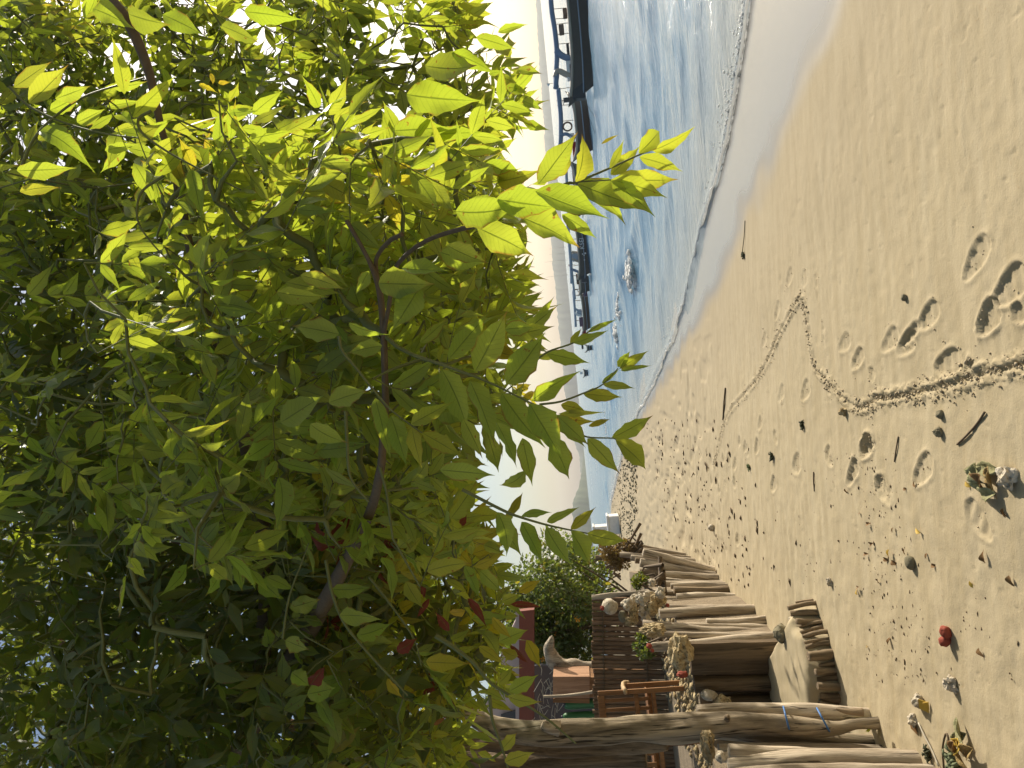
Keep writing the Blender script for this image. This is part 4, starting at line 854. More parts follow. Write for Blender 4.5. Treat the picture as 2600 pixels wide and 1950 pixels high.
# the unseen top of the crown, above the frame, that keeps the inner leaves in shade
for _ in range(600):
    p = np.array([FR.uniform(-4.5, -.3), FR.uniform(3.5, 8.5), 0]); p[2] = FR.uniform(.9, 1.2) * p[1] + FR.uniform(.2, 1.0)
    th = FR.uniform(0, 6.283); mid.compound(p, np.array([math.cos(th), math.sin(th), -.3]), np.array([-math.sin(th), math.cos(th), FR.gauss(0, .4)]), .15, FR.randint(2, 4), 0.0, rs=FR)
def grow_twigs(store, root_pts):
    """join the stalk bases into one branching net (shortest links first from the branches)"""
    B = np.array([q[0] for q in store.bases]); px, py = to_px(B); ok = (px > -150) & (px < 2700) & (py > -150) & (py < 2100) & (B[:, 1] < 6.2); B = B[ok]; n = len(B)
    R0 = np.array(root_pts); A = np.vstack([R0, B]); par = np.full(len(A), -1); D = np.full(n, 1e9); near_i = np.zeros(n, int)
    for i in range(len(R0)):
        d = np.linalg.norm(B - R0[i], axis=1); mk = d < D; D[mk] = d[mk]; near_i[mk] = i
    done = np.zeros(n, bool); order = []
    for _ in range(n):
        k = int(np.argmin(np.where(done, 1e9, D))); done[k] = True; par[len(R0) + k] = near_i[k]; order.append(len(R0) + k)
        d = np.linalg.norm(B - B[k], axis=1) * 1.05; mk = d < D; D[mk] = d[mk]; near_i[mk] = len(R0) + k
    wgt = np.ones(len(A))
    for k in order[::-1]: wgt[par[k]] += wgt[k]
    for k in order:
        a, b = A[par[k]], A[k]; l = np.linalg.norm(b - a)
        if l > 1.2: continue
        m_ = (a + b) / 2 + np.array([0, 0, .10 * l]); r = min(.010, .0013 * math.sqrt(wgt[k]) + .0006); store.tw.append(([a, m_, b], min(.012, .0013 * math.sqrt(wgt[par[k]]) + .0006) if par[k] >= len(R0) else r * 1.2, r))
grow_twigs(near, [P(333, 70, 1.7), P(411, 333, 1.7), P(480, 620, 1.9), P(560, 900, 2.2), P(640, 1200, 2.6), P(974, 850, 1.45), P(972, 1100, 1.45), P(860, 1460, 2.1), P(964, 740, 1.42), P(680, 1500, 3.0)])
grow_twigs(mid, [P(950, 1735, 4.8), P(780, 1480, 5.0), P(600, 1800, 4.5), P(700, 1430, 4.0), P(420, 1390, 4.0), P(560, 1280, 5.1), P(380, 1760, 4.6)])

leaf_dir = [0]
def build_tree(name, label, store, mat, trunk_specs, loc, n_obj):
    root = empty(name, loc); tag(root, label, 'tree')
    for nm, pts, mt in trunk_specs: big_tube(nm, pts, M[mt], root, 14, .18, random.random() * 9)
    b, a, n, L, w_, h, he = store.arrays(); N = len(b)
    mid_ = b + unit(a) * L[:, None] * .5; px, py = to_px(mid_); inf = (px > 5) & (px < 2595) & (py > 5) & (py < 1945)
    size = L * F / mid_[:, 1] * inf; size[he] += 400
    order = np.argsort(-size); obj_i = order[:n_obj]; rest = order[n_obj:]
    rn = RNG.uniform(0, 1, N)
    # joined foliage
    Vs = []; Qs = []; As = []; o_ = 0
    far_ = mid_[:, 1] > 2.6; out = ~inf
    for sel, st in ((rest[(~far_[rest]) & inf[rest]], ST_HI), (rest[far_[rest] & inf[rest]], ST_MD), (rest[out[rest]], ST_LO)):
        if len(sel) == 0: continue
        V, Q, at = leaf_batch(b[sel], a[sel], n[sel], L[sel], w_[sel], rn[sel], h[sel], st, seed=len(sel)); Vs.append(V); Qs.append(Q + o_); As.append(at); o_ += len(V)
    me = fastmesh('foliage', np.vstack(Vs), np.vstack(Qs), {k: np.concatenate([q[k] for q in As]) for k in As[0]})
    tag(link('foliage', me, mat, root), kind='stuff')
    # leaves one can pick out: own objects, shared outlines
    cache = {}
    for i in obj_i:
        key = (round(w_[i] * 25), int(i) % 6, round(h[i] * 4))
        if key not in cache:
            V, Q, at = leaf_batch(np.zeros((1, 3)), np.array([[0, 1., 0]]), np.array([[0, 0, 1.]]), np.ones(1), np.array([w_[i]]), np.array([.3]), np.array([h[i]]), ST_HI, (-1, -.55, 0, .55, 1), seed=int(i) + 5)
            cache[key] = fastmesh('leaf', V, Q, at); cache[key].materials.append(mat)
        ax = unit(a[i]); bb = unit(np.cross(ax, n[i])); cc = np.cross(bb, ax); R = np.stack([bb, ax, cc], 1) * L[i]
        M4 = Matrix([[*R[0], b[i][0]], [*R[1], b[i][1]], [*R[2], b[i][2]], [0, 0, 0, 1]])
        o = bpy.data.objects.new('leaf', cache[key]); COL.objects.link(o); o.parent = root; o.matrix_parent_inverse = Matrix.Translation(-Vector(loc)); o.matrix_basis = M4
    mb = MB()
    for pts, r0, r1 in store.tw:
        k = len(pts); mb.tube(pts, [r0 + (r1 - r0) * j / (k - 1) for j in range(k)], 5 if r0 > .002 else 3, False)
    tag(mb.build('twigs', M['rachis'], root, True), kind='stuff')
    return root
g0 = S(2300, 2350)
build_tree('beach_tree', 'leafy tree with large backlit pinnate leaves hanging over the beach', near, M['leaf'], [
    ('branch', [(230, -60, 1.75, 30), (300, 20, 1.7, 26), (333, 70, 1.7, 26), (376, 176, 1.7, 24), (411, 333, 1.7, 20), (435, 400, 1.7, 15), (450, 520, 1.7, 9)], 'twig'),
    ('branch', [(968, 1180, 1.45, 20), (972, 1100, 1.45, 19), (978, 1020, 1.45, 18), (974, 850, 1.45, 18), (964, 740, 1.42, 18), (945, 680, 1.4, 14), (920, 630, 1.4, 9), (880, 560, 1.4, 5)], 'twig'),
    ('branch', [(974, 850, 1.45, 12), (990, 760, 1.4, 10), (1000, 690, 1.4, 9), (1040, 640, 1.35, 8), (1110, 600, 1.3, 7), (1250, 560, 1.2, 5)], 'twig'),
    ('branch', [(962, 727, 1.43, 12), (955, 660, 1.4, 9), (985, 615, 1.35, 7), (1020, 595, 1.3, 5)], 'twig'),
    ('branch', [(970, 1170, 1.46, 20), (940, 1300, 1.7, 26), (860, 1460, 2.1, 36), (760, 1640, 2.6, 48), (640, 1830, 3.2, 60), (560, 2100, 3.9, 70)], 'twig'),
    ('branch', [(450, 380, 1.7, 18), (480, 620, 1.9, 22), (560, 900, 2.2, 28), (640, 1200, 2.6, 36), (680, 1500, 3.0, 44), (640, 1830, 3.3, 56)], 'twig'),
    ('trunk', [(560, 2050, 3.9, 80), (900, 2150, 3.9, 100), (1400, 2200, 3.9, 110), (2400, 2230, 3.9, 130)], 'trunk')], tuple(P(2400, 2230, 3.9)), 300)
build_tree('shade_tree', 'dense tree with shade-darkened leaf colour behind the near branches', mid, M['shade_tinted_leaf'], [
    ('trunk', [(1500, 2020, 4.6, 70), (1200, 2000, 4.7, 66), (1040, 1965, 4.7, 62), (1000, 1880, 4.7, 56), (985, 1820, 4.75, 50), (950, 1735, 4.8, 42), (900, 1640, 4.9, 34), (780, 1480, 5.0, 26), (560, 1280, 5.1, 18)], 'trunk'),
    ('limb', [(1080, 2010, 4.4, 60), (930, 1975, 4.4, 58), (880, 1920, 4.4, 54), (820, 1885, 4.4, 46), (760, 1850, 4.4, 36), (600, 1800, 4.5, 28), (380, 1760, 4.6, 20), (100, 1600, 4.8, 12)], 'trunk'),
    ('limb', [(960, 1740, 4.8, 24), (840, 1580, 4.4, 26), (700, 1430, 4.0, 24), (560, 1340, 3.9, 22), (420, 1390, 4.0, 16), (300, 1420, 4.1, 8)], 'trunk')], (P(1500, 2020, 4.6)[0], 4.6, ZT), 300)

# ------------------------------------------------------------------ bushes behind the screen
def bush(name, label, c, r, n, L, mat, px_trunk=None, flowers=0, seed=1, clumps=26):
    rs = np.random.default_rng(seed); root = empty(name, (c[0], c[1], ZT)); tag(root, label, 'bush')
    cen = rs.normal(0, .5, (clumps, 3)); cen /= np.maximum(1, np.linalg.norm(cen, axis=1, keepdims=True)); cen = cen * np.array(r) * .85 + np.array(c)
    k = rs.integers(0, clumps, n); off = unit(rs.normal(0, 1, (n, 3))) * (rs.uniform(0.25, 1, n) ** .5)[:, None] * (min(r) * .36)
    b = cen[k] + off; b[:, 2] = np.maximum(b[:, 2], ZT + .02); a = unit(off) + rs.normal(0, .5, (n, 3)) + np.array([0, 0, -.3]); nn = rs.normal(0, 1, (n, 3)) + np.array([0, 0, .8])
    V, Q, at = leaf_batch(b, a, nn, rs.uniform(.7, 1.2, n) * L, rs.uniform(.25, .36, n), rs.uniform(0, 1, n), np.where(rs.random(n) < .04, .8, rs.uniform(0, .2, n)), ST_LO, seed=seed)
    tag(link('crown', fastmesh('crown', V, Q, at), mat, root), kind='stuff')
    mb = MB(); base = np.array([c[0], c[1], ZT - .05])
    for q in cen: mb.tube([base + np.array([rs.normal(0, .15), rs.normal(0, .1), 0]), (base + q) / 2 + rs.normal(0, .08, 3), q], [.03, .016, .005], 5, False)
    mb.build('stems', M['twig'], root, True)
    if flowers:
        mb = MB(); t = rs.integers(0, n, flowers)
        for i in t:
            for j in range(5):
                th = j * 1.257; d = np.array([math.cos(th), -.35, math.sin(th)]); e = np.array([-math.sin(th), 0, math.cos(th)]); p = b[i] + np.array([0, -.05, 0])
                mb.add([p, p + d * L * .5 + e * L * .2, p + d * L * .75, p + d * L * .5 - e * L * .2], [(0, 1, 2, 3)])
        tag(mb.build('flowers', m_plain('orange_petals', (0.75, 0.33, 0.02), .6, .1), root), kind='stuff')
b1 = P(1385, 1560, 15.5); bush('flowering_bush', 'green bush with orange flowers behind the bamboo screen', (b1[0], 15.5, b1[2] - .15), (1.55, 1.2, 1.3), 13000, .09, M['bush'], flowers=46, seed=3, clumps=46)
b2 = P(1440, 1760, 16.5); bush('green_bush', 'tall leafy green bush behind the hut', (b2[0] - .5, 17.0, b2[2] + .2), (2.2, 1.2, 1.8), 11000, .115, M['bush'], seed=4, clumps=46)
b3 = P(1490, 1445, 26); bush('far_bush', 'low dry brownish bush behind the far end of the log wall', (b3[0], 26, b3[2] + .2), (1.3, .8, .75), 3500, .10, M['bush'], seed=6)
b4 = P(1555, 1465, 11.6); bush('dry_shrub', 'small brown dry shrub beside the bamboo screen end post', (b4[0], 13.2, -.38), (.30, .25, .30), 1500, .05, m_leaf('dry_leaf', (.16, .10, .04), (.22, .15, .06), (.3, .18, .05), (.4, .25, .08), .3), seed=8, clumps=16)
b5 = P(1625, 1478, 9.6); bush('weed_clump', 'bright green weeds growing between the far logs and coral', (b5[0], 9.7, b5[2]), (.14, .2, .10), 700, .03, M['shade_tinted_leaf'], seed=9, clumps=12)
b6 = P(1640, 1655, 8.6); bush('potted_weeds', 'dark green weeds growing in the shade before the bamboo screen', (b6[0], 8.8, b6[2]), (.18, .2, .12), 700, .04, M['bush'], seed=10, clumps=14)

# ------------------------------------------------------------------ boats
def mm(n, c, r=.5): return m_plain(n, c, r, .12, 5, .1)
BM = dict(black=mm('black_hull', (0.115, 0.105, 0.09), .9), brown=mm('brown_rail', (0.16, 0.11, 0.08)), tan=mm('tan_board', (0.42, 0.36, 0.28)), blue=mm('blue_tube', (0.17, 0.23, 0.32), .7), grey=mm('grey_band', (0.30, 0.36, 0.42)), white=mm('white_boat_paint', (0.75, 0.75, 0.72)), red=mm('red_boat_paint', (0.30, 0.035, 0.03)), dark=mm('dark_tarp', (0.05, 0.055, 0.06)), purple=mm('mauve_tarp', (0.13, 0.08, 0.12)))
def boat(label, Y, yb, ys, deck, H, hull='black', band='grey', items=(), beam=None, posts=(), brackets=(), name='outrigger_boat', yaw=0.0, curved=0.35):
    """yb: bow pixel (towards the beach), ys: stern pixel, deck: pixel x of the deck edge amidships"""
    xb = P(1480, yb, Y)[0]; xs = P(1480, ys, Y)[0]; Lh = xs - xb; root = empty(name, ((xb + xs) / 2, Y, ZW)); tag(root, label, 'boat', None)
    hw = .38; ns = 25; V = []; Fc = []
    for i in range(ns):
        t = i / (ns - 1); x = xb + Lh * t; e = abs(2 * t - 1); w_ = hw * max(.06, (1 - e ** 3.2)); lift = curved * e ** 4; k = -.18 + .5 * lift; top = H + lift
        for q, z in ((-1, top), (-1.0, top - .08), (-.80, top * .45), (-.35, k), (.35, k), (.80, top * .45), (1.0, top - .08), (1, top), (.86, top), (.7, top - .22), (-.7, top - .22), (-.86, top)): V.append((x + (1 if t < .5 else -1) * .9 * e ** 6 * max(0, 1 - (z + .2) / (top + .2)), Y + q * w_ + yaw * (x - xb), ZW + z))
    m_ = 12
    for i in range(ns - 1):
        for j in range(m_): Fc.append((i * m_ + j, i * m_ + (j + 1) % m_, (i + 1) * m_ + (j + 1) % m_, (i + 1) * m_ + j))
    Fc += [tuple(range(m_)), tuple(range((ns - 1) * m_, ns * m_))[::-1]]
    me = mesh('hull', V, Fc, False); link('hull', me, BM[hull], root)
    for zz, mt, rr, nm in ((H - .04, 'tan', .07, 'gunwale'), (H * .42, band, .03, 'hull_stripe')):
        mb = MB(); pts = []
        for i in range(1, ns - 1):
            t = i / (ns - 1); e = abs(2 * t - 1); x = xb + Lh * t; pts.append((x, Y - hw * max(.06, 1 - e ** 3.2) * (1.0 if nm == 'gunwale' else .84) - .01 + yaw * (x - xb), ZW + zz + curved * e ** 4 * (1 if nm == 'gunwale' else .45)))
        mb.tube(pts, rr, 6); mb.build(nm, BM[mt], root, True)
    if beam:
        mb = MB(); mb.tube(curve_pts([P(x, y, Y) for x, y in beam[0]], 5), beam[1], 8); mb.build('float', BM[beam[2]], root, True)
    for (x0, y0, x1, y1) in posts:
        mb = MB(); mb.tube([P(x0, y0, Y), P(x1, y1, Y)], .014 * Y / 33, 5); mb.build('rail_post', BM['brown'], root, True)
    for (pts, w_, mt) in brackets:
        mb = MB(); mb.tube(curve_pts([P(x, y, Y - .05) for x, y in pts], 5), [w_ * Y / F / 2] * ((len(pts) - 1) * 5 + 1), 8); mb.build('outrigger_arm', BM[mt], root, True)
    for (x0, x1, y0, y1, mt, nm) in items:
        a = P(x1, y1, Y); b_ = P(x0, y0, Y); mb = MB(); mb.box(((a[0] + b_[0]) / 2, Y + .05, (a[2] + b_[2]) / 2), (abs(b_[0] - a[0]), .35, abs(b_[2] - a[2]))); o = mb.build(nm, BM[mt], root); bv = o.modifiers.new('bevel', 'BEVEL'); bv.width = .03; bv.segments = 2
    return root
def mooring(label, pts, name='mooring_line'):
    mb = MB(); mb.tube(pts, .010, 5); tag(mb.build(name, BM['dark'], None, True), label, 'rope')
boat('long black outrigger boat with blue float and dark tarp at its bow', 33, 268, -330, 1447, .78, items=[(1428, 1441, 24, 42, 'brown', 'seat'), (1418, 1433, 65, 84, 'brown', 'seat'), (1437, 1447, 112, 142, 'dark', 'motor_box'), (1436, 1462, 157, 200, 'white', 'engine'), (1444, 1458, 165, 190, 'dark', 'engine_cowl'), (1450, 1488, 205, 250, 'dark', 'tarp')],
     beam=([(1388, -250), (1396, -60), (1400, 20), (1409, 80), (1414, 140), (1411, 200), (1413, 222)], .11, 'blue'),
     posts=[(1403, 23, 1438, 20), (1408, 48, 1441, 46), (1410, 62, 1444, 58), (1412, 88, 1447, 84), (1415, 112, 1450, 109), (1419, 226, 1448, 222)],
     brackets=[([(1413, 128), (1420, 136), (1432, 144), (1446, 148), (1464, 150)], 17, 'blue'), ([(1411, 195), (1414, 182), (1424, 182), (1440, 190), (1462, 196)], 15, 'tan'), ([(1411, 225), (1412, 205), (1414, 190)], 13, 'blue')])
boat('brown railed boat with pale blue band and red bow cover', 40, 412, 225, 1462, .72, hull='brown', band='grey', items=[(1452, 1484, 362, 398, 'red', 'bow_cover'), (1445, 1460, 340, 362, 'white', 'box'), (1430, 1462, 250, 254, 'dark', 'rail')],
     beam=([(1417, 225), (1421, 262), (1424, 300), (1424, 350), (1422, 372)], .12, 'blue'), posts=[(1412, 256, 1446, 254), (1414, 268, 1449, 266), (1424, 308, 1456, 305), (1428, 256, 1432, 268)], brackets=[([(1422, 345), (1436, 340), (1448, 345), (1460, 352)], 9, 'blue')])
_r = P(1441, 323, 40); mb = MB(); mb.tube([(_r[0] + .22 * math.cos(t), 39.9, _r[2] + .22 * math.sin(t)) for t in np.linspace(0, 6.3, 24)], .045, 8, False); tag(mb.build('tyre_fender', BM['brown'], None, True), 'round tyre hanging on the brown railed boat', 'tyre')
boat('dark boat half hidden by the big hanging leaves', 52, 560, 400, 1466, .75, items=[(1452, 1466, 430, 470, 'dark', 'tarp')], beam=([(1436, 400), (1440, 480), (1444, 550)], .1, 'grey'), posts=[(1440, 500, 1466, 498), (1442, 540, 1468, 538)])
b_k = boat('black boat with white lettering and cream arms', 62, 716, 548, 1471, .80, items=[(1461, 1470, 585, 640, 'brown', 'seat'), (1452, 1472, 645, 662, 'grey', 'engine'), (1474, 1492, 690, 716, 'dark', 'tarp')],
     beam=([(1440, 548), (1444, 600), (1449, 660), (1452, 720)], .13, 'grey'), posts=[(1446, 568, 1468, 566), (1446, 608, 1470, 606), (1450, 582, 1466, 580), (1455, 675, 1475, 672)],
     brackets=[([(1452, 640), (1460, 641), (1468, 642), (1476, 644)], 7, 'tan'), ([(1452, 656), (1460, 660), (1470, 664), (1480, 668)], 7, 'tan'), ([(1450, 684), (1458, 686), (1468, 690), (1478, 694)], 7, 'blue')])
fc = bpy.data.curves.new('lettering', 'FONT'); fc.body = 'KSEI'; fc.size = .50; fc.extrude = .004; to = bpy.data.objects.new('lettering_tmp', fc); COL.objects.link(to); to.location = (0, 0, 0)
dg = bpy.context.evaluated_depsgraph_get(); lme = bpy.data.meshes.new_from_object(to.evaluated_get(dg)); bpy.data.objects.remove(to)
lo = link('lettering', lme, BM['white'], b_k); lp = P(1484, 632, 61.5); lo.matrix_basis = Matrix.Translation((lp[0], 61.58, lp[2])) @ Matrix.Rotation(math.radians(90), 4, 'X')
for (x, y, r) in ((1479, 645, .05), (1486, 643, .07), (1483, 648, .05), (1484, 660, .05)):
    p = P(x, y, 61.57); mb = MB(); mb.tube([(p[0], 61.58, p[2]), (p[0], 61.56, p[2])], r, 10); mb.build('painted_dot', BM['white'], b_k)
boat('dark cluttered boat with purple bow between the lettered and the red boats', 68, 752, 690, 1472, .8, items=[(1462, 1480, 696, 720, 'brown', 'baggage'), (1468, 1486, 716, 742, 'dark', 'tarp'), (1480, 1492, 738, 752, 'purple', 'bow_cover')], beam=([(1452, 690), (1456, 725), (1460, 760)], .1, 'grey'), posts=[(1455, 700, 1470, 700), (1456, 735, 1478, 733)])
boat('slim brown boat with white arms and red covered bow', 78, 850, 735, 1482, .62, hull='brown', items=[(1470, 1487, 806, 828, 'purple', 'tarp'), (1478, 1489, 828, 850, 'red', 'bow_cover'), (1464, 1478, 786, 800, 'grey', 'engine')], beam=([(1455, 735), (1459, 780), (1462, 830)], .12, 'grey'), posts=[(1453, 736, 1468, 736), (1455, 750, 1472, 750), (1457, 763, 1474, 763), (1462, 800, 1475, 800), (1463, 814, 1476, 814)], brackets=[([(1460, 784), (1468, 788), (1478, 792)], 6, 'grey'), ([(1459, 794), (1468, 800), (1478, 802)], 6, 'white')])
boat('small dark boat alone near the hanging leaf tips', 80, 896, 874, 1484, .5, items=[(1476, 1482, 876, 886, 'dark', 'engine')], curved=.3)
boat('faint dinghy drifting near the far coast', 120, 960, 935, 1478, .6, hull='dark', items=[(1472, 1480, 944, 950, 'white', 'cabin')], curved=.3)
mooring('thin dark mooring line running from the long black boat to the water', [P(1485, 268, 33), onplane(1508, 330, ZW), onplane(1520, 380, ZW - .3)])
mooring('second mooring line beside the first at the bow of the long black boat', [P(1488, 262, 33), onplane(1512, 300, ZW), onplane(1532, 345, ZW - .3)])
for (x, y, Y, c, lb) in [(1446, 672, 66, 'red', 'small red pennant above the black lettered boat'), (1391, 212, 60, 'white', 'small white pennant beyond the long black boat')]:
    r0 = empty('pennant', tuple(P(x + 12, y, Y))); tag(r0, lb, 'flag'); mb = MB(); mb.tube([P(x + 14, y, Y), P(x - 3, y, Y)], .015, 5); mb.build('staff', BM['brown'], r0, True)
    mb = MB(); a, b_, d_ = P(x - 3, y, Y), P(x + 6, y, Y), P(x + 1, y + 9, Y); mb.add([a, b_, d_, a + np.array([0, .02, 0]), b_ + np.array([0, .02, 0]), d_ + np.array([0, .05, 0])], [(0, 1, 2), (5, 4, 3), (0, 3, 4, 1), (1, 4, 5, 2), (2, 5, 3, 0)]); mb.build('cloth', BM[c], r0)
for k, (yy, h) in enumerate([(628, 7), (642, 9), (660, 22), (698, 24)]):
    base = onplane(1371.5 + .0955 * yy + 4.5, yy, ZW); Y = 900.0; p0 = P(1371.5 + .0955 * yy + 2, yy, Y); mb = MB(); z1 = P(1402 + .1 * (yy - 640) - h, yy, Y)[2]; mb.tube([(p0[0], Y, ZW - 1), (p0[0], Y, z1)], [.22, .12], 6)
    tag(mb.build('far_mast', BM['tan'], None, True), 'thin pale mast rising above the far coast', 'mast', 'far masts')

# ------------------------------------------------------------------ things lying on the sand
def on_sand(px, py, up=0.0):
    p = S(px, py); return np.array([p[0], p[1], p[2] + up])
def sand_rock(px, py, s, mat, label, cat, name, rough=.4, seed=1, flat=.7, sub=3, sy=1.0):
    p = on_sand(px, py); bm = bmesh.new(); bmesh.ops.create_icosphere(bm, subdivisions=sub, radius=1)
    for v in bm.verts:
        q = v.co.copy(); d = 1 + rough * (mnoise.noise(q * 1.4 + Vector((seed * 3.1, 0, seed))) + .5 * mnoise.noise(q * 4 + Vector((seed, 2, 0)))); v.co = Vector((q.x * s * d, q.y * s * sy * d, q.z * s * flat * d))
    me = bpy.data.meshes.new(name); bm.to_mesh(me); bm.free(); me.polygons.foreach_set('use_smooth', [rough < .35] * len(me.polygons)); o = link(name, me, mat); o.location = (p[0], p[1], p[2] + s * flat * .55); o.rotation_euler = (0, 0, seed); return tag(o, label, cat)
# red split shell
rt = empty('red_shell', tuple(on_sand(2416, 1615))); tag(rt, 'red-brown split shell lying on smooth sand with a long shadow', 'shell')
for sg, tilt in ((-1, .5), (1, -.35)):
    bm = bmesh.new(); bmesh.ops.create_icosphere(bm, subdivisions=3, radius=1)
    for v in bm.verts:
        q = v.co.copy(); d = 1 + .22 * mnoise.noise(q * 2 + Vector((sg * 4, 0, 0))); v.co = Vector((q.x * .030 * d, q.y * .024 * d, q.z * .028 * d * (1 if q.z < 0 else .75)))
    bmesh.ops.rotate(bm, verts=bm.verts, matrix=Matrix.Rotation(tilt, 3, 'Y'))
    me = bpy.data.meshes.new('valve'); bm.to_mesh(me); bm.free(); me.polygons.foreach_set('use_smooth', [True] * len(me.polygons)); o = link('valve', me, M['red'], rt); o.location = Vector(rt.location) + Vector((sg * .021, -.008 * sg, .03))
sand_rock(2318, 1428, .036, M['stone'], 'smooth olive stone half round on the littered sand', 'stone', 'beach_stone', .12, 3, .7)
sand_rock(2423, 1737, .034, M['coral'], 'lumpy white coral piece lying beyond the red shell', 'coral', 'coral_piece', .7, 5, .8)
sand_rock(2571, 1210, .038, M['coral'], 'grey knobbly coral piece next to the green palm-leaf offering', 'coral', 'coral_piece', .8, 6, .8)
sand_rock(2340, 1778, .034, M['coral'], 'grey coral piece with a yellow petal stuck under it', 'coral', 'coral_piece', .6, 7, .9)
sand_rock(2325, 1830, .028, M['coral'], 'pale coral piece beside the long dry stalk', 'coral', 'coral_piece', .7, 8, .9)
sand_rock(2147, 1045, .026, M['coral_brown'], 'brown coral bit beside the drawn groove in the sand', 'coral', 'coral_piece', .7, 9, .9)
sand_rock(2393, 1052, .022, M['stone'], 'dark pebble between the groove and the curved twig', 'pebble', 'pebble', .3, 10, .8)
sand_rock(2392, 1096, .022, M['stone'], 'black and white pebble just below the dark pebble by the twig', 'pebble', 'pebble', .4, 11, 1.0)
sand_rock(2112, 1476, .03, M['coral'], 'small white coral piece near the low log edging', 'coral', 'coral_piece', .6, 12, .8)
sand_rock(1812, 1340, .05, M['coral'], 'pale stone standing on the trodden sand beyond the wall', 'stone', 'beach_stone', .2, 13, 1.0)
sand_rock(2300, 755, .018, M['stone'], 'lone dark pebble on clean sand above the shoe prints', 'pebble', 'pebble', .3, 14, .8)
m_weed = m_plain('seaweed', (0.05, 0.055, 0.025), .8, .4, 40)
def strand_clump(px, py, r, n, mat, label, cat, name, h=.6):
    c = on_sand(px, py); mb = MB(); rs = random.Random(int(px * 7 + py))
    for _ in range(n):
        th = rs.uniform(0, 6.28); q = rs.uniform(.1, 1) * r; a = c + np.array([math.cos(th) * q * .5, math.sin(th) * q * .5, rs.uniform(0, .2) * r]); b = c + np.array([math.cos(th + rs.uniform(-1, 1)) * q, math.sin(th + rs.uniform(-1, 1)) * q, rs.uniform(.1, 1) * r * h])
        mb.tube([a, (a + b) / 2 + np.array([0, 0, r * .25]), b], [r * .10, r * .12, r * .04], 4)
    return tag(mb.build(name, mat, None, True), label, cat)
strand_clump(1890, 649, .055, 26, m_weed, 'dark seaweed clump with trailing string on the damp sand', 'seaweed', 'seaweed')
strand_clump(1964, 1160, .055, 26, m_weed, 'black seaweed tuft among the footprints', 'seaweed', 'seaweed')
strand_clump(1904, 1186, .05, 30, m_plain('green_weed', (.09, .12, .04), .8, .3, 40), 'green weed tuft on the sand beside the footprints', 'seaweed', 'green_weed')
strand_clump(2041, 1080, .05, 22, m_weed, 'scattered dark weed at the tip of a footprint trail', 'seaweed', 'seaweed')
strand_clump(2430, 1932, .075, 60, m_plain('grey_weed', (.15, .17, .09), .85, .3, 40), 'grey-green moss tuft lying by the withered palm-leaf offering', 'moss', 'moss_tuft')
strand_clump(2362, 1915, .05, 26, m_weed, 'dull weed tuft under the long dry stalk', 'seaweed', 'seaweed')
mb = MB(); mb.tube([on_sand(1890, 640, .02), on_sand(1892, 600, .01), on_sand(1893, 560, .006)], .004, 4); tag(mb.build('string', m_weed, None, True), 'thin string trailing from the seaweed toward the water', 'string')
def flat_item(px, py, pts, mat, label, cat, name, th=.004, rz=0.0, tilt=(0, 0)):
    """folded leaf or wrapper: list of polygons in local metres"""
    c = on_sand(px, py); root = empty(name, tuple(c)); tag(root, label, cat); R = Matrix.Rotation(rz, 3, 'Z') @ Matrix.Rotation(tilt[0], 3, 'X') @ Matrix.Rotation(tilt[1], 3, 'Y')
    for nm, poly, mt in pts:
        V = [Vector(c) + R @ Vector(q) for q in poly]; nrm = (V[1] - V[0]).cross(V[2] - V[0]).normalized() * th; mb = MB(); n = len(V)
        mb.add([tuple(v) for v in V] + [tuple(v + nrm) for v in V], [tuple(range(n))[::-1], tuple(range(n, 2 * n))] + [(i, (i + 1) % n, n + (i + 1) % n, n + i) for i in range(n)]); mb.build(nm, mt or mat, root)
    return root
m_palm = m_wood('dry_palm_leaf', (.50, .36, .15), (.26, .16, .06), 1.5, .3); m_palmg = m_wood('green_palm_leaf', (.38, .36, .19), (.21, .20, .09), 1.5, .3); m_yel = m_plain('yellow_petal', (.50, .33, .05), .6, .15, 30); m_lime = m_plain('lime_wrapper', (.55, .58, .06), .5, .15, 30); m_brown = m_plain('dead_leaf', (.20, .11, .04), .8, .3, 30)
def leaf_bundle(px, py, spec, label, cat, name):
    """spec: (part name, material, angle, offset along, offset across, length, half width, fold, tilt)"""
    c = on_sand(px, py); root = empty(name, tuple(c)); tag(root, label, cat)
    for k, (nm, mt, an, oa, oc, L, wd, fo, ti) in enumerate(spec):
        V, Q, at = leaf_batch(np.zeros((1, 3)), np.array([[0, 1., 0]]), np.array([[0, 0, 1.]]), np.array([L]), np.array([wd]), np.array([.5]), np.array([.6]), ST_HI, (-1, -.5, 0, .5, 1), bend=np.array([ti]), fold=np.array([fo]), seed=k + int(px))
        V = V - np.array([0, L / 2, 0]); V[:, 2] -= V[:, 2].min()
        o = link(nm, fastmesh(nm, V, Q, at), mt, root); o.matrix_basis = Matrix.Translation(Vector(c) + Vector((oa, oc, .004 + .004 * k))) @ Matrix.Rotation(an, 4, 'Z')
        sd = o.modifiers.new('thickness', 'SOLIDIFY'); sd.thickness = .002
leaf_bundle(2456, 1896, [('leaf_strip', m_palm, .6, 0, -.045, .17, .18, .8, .15), ('leaf_strip', m_palmg, .75, .01, .045, .17, .16, .9, -.1), ('leaf_strip', m_palm, 2.2, -.045, 0, .15, .2, .7, .2), ('leaf_strip', m_palmg, 2.1, .05, .005, .15, .15, .9, -.15), ('petal', m_yel, .3, 0, .0, .075, .4, .5, .4), ('petal', m_yel, 1.6, .015, -.01, .06, .45, .6, .3), ('leaf_strip', m_brown, 1.2, -.01, .01, .08, .3, .8, .4)], 'withered brown palm-leaf offering with yellow petals', 'offering', 'leaf_offering')
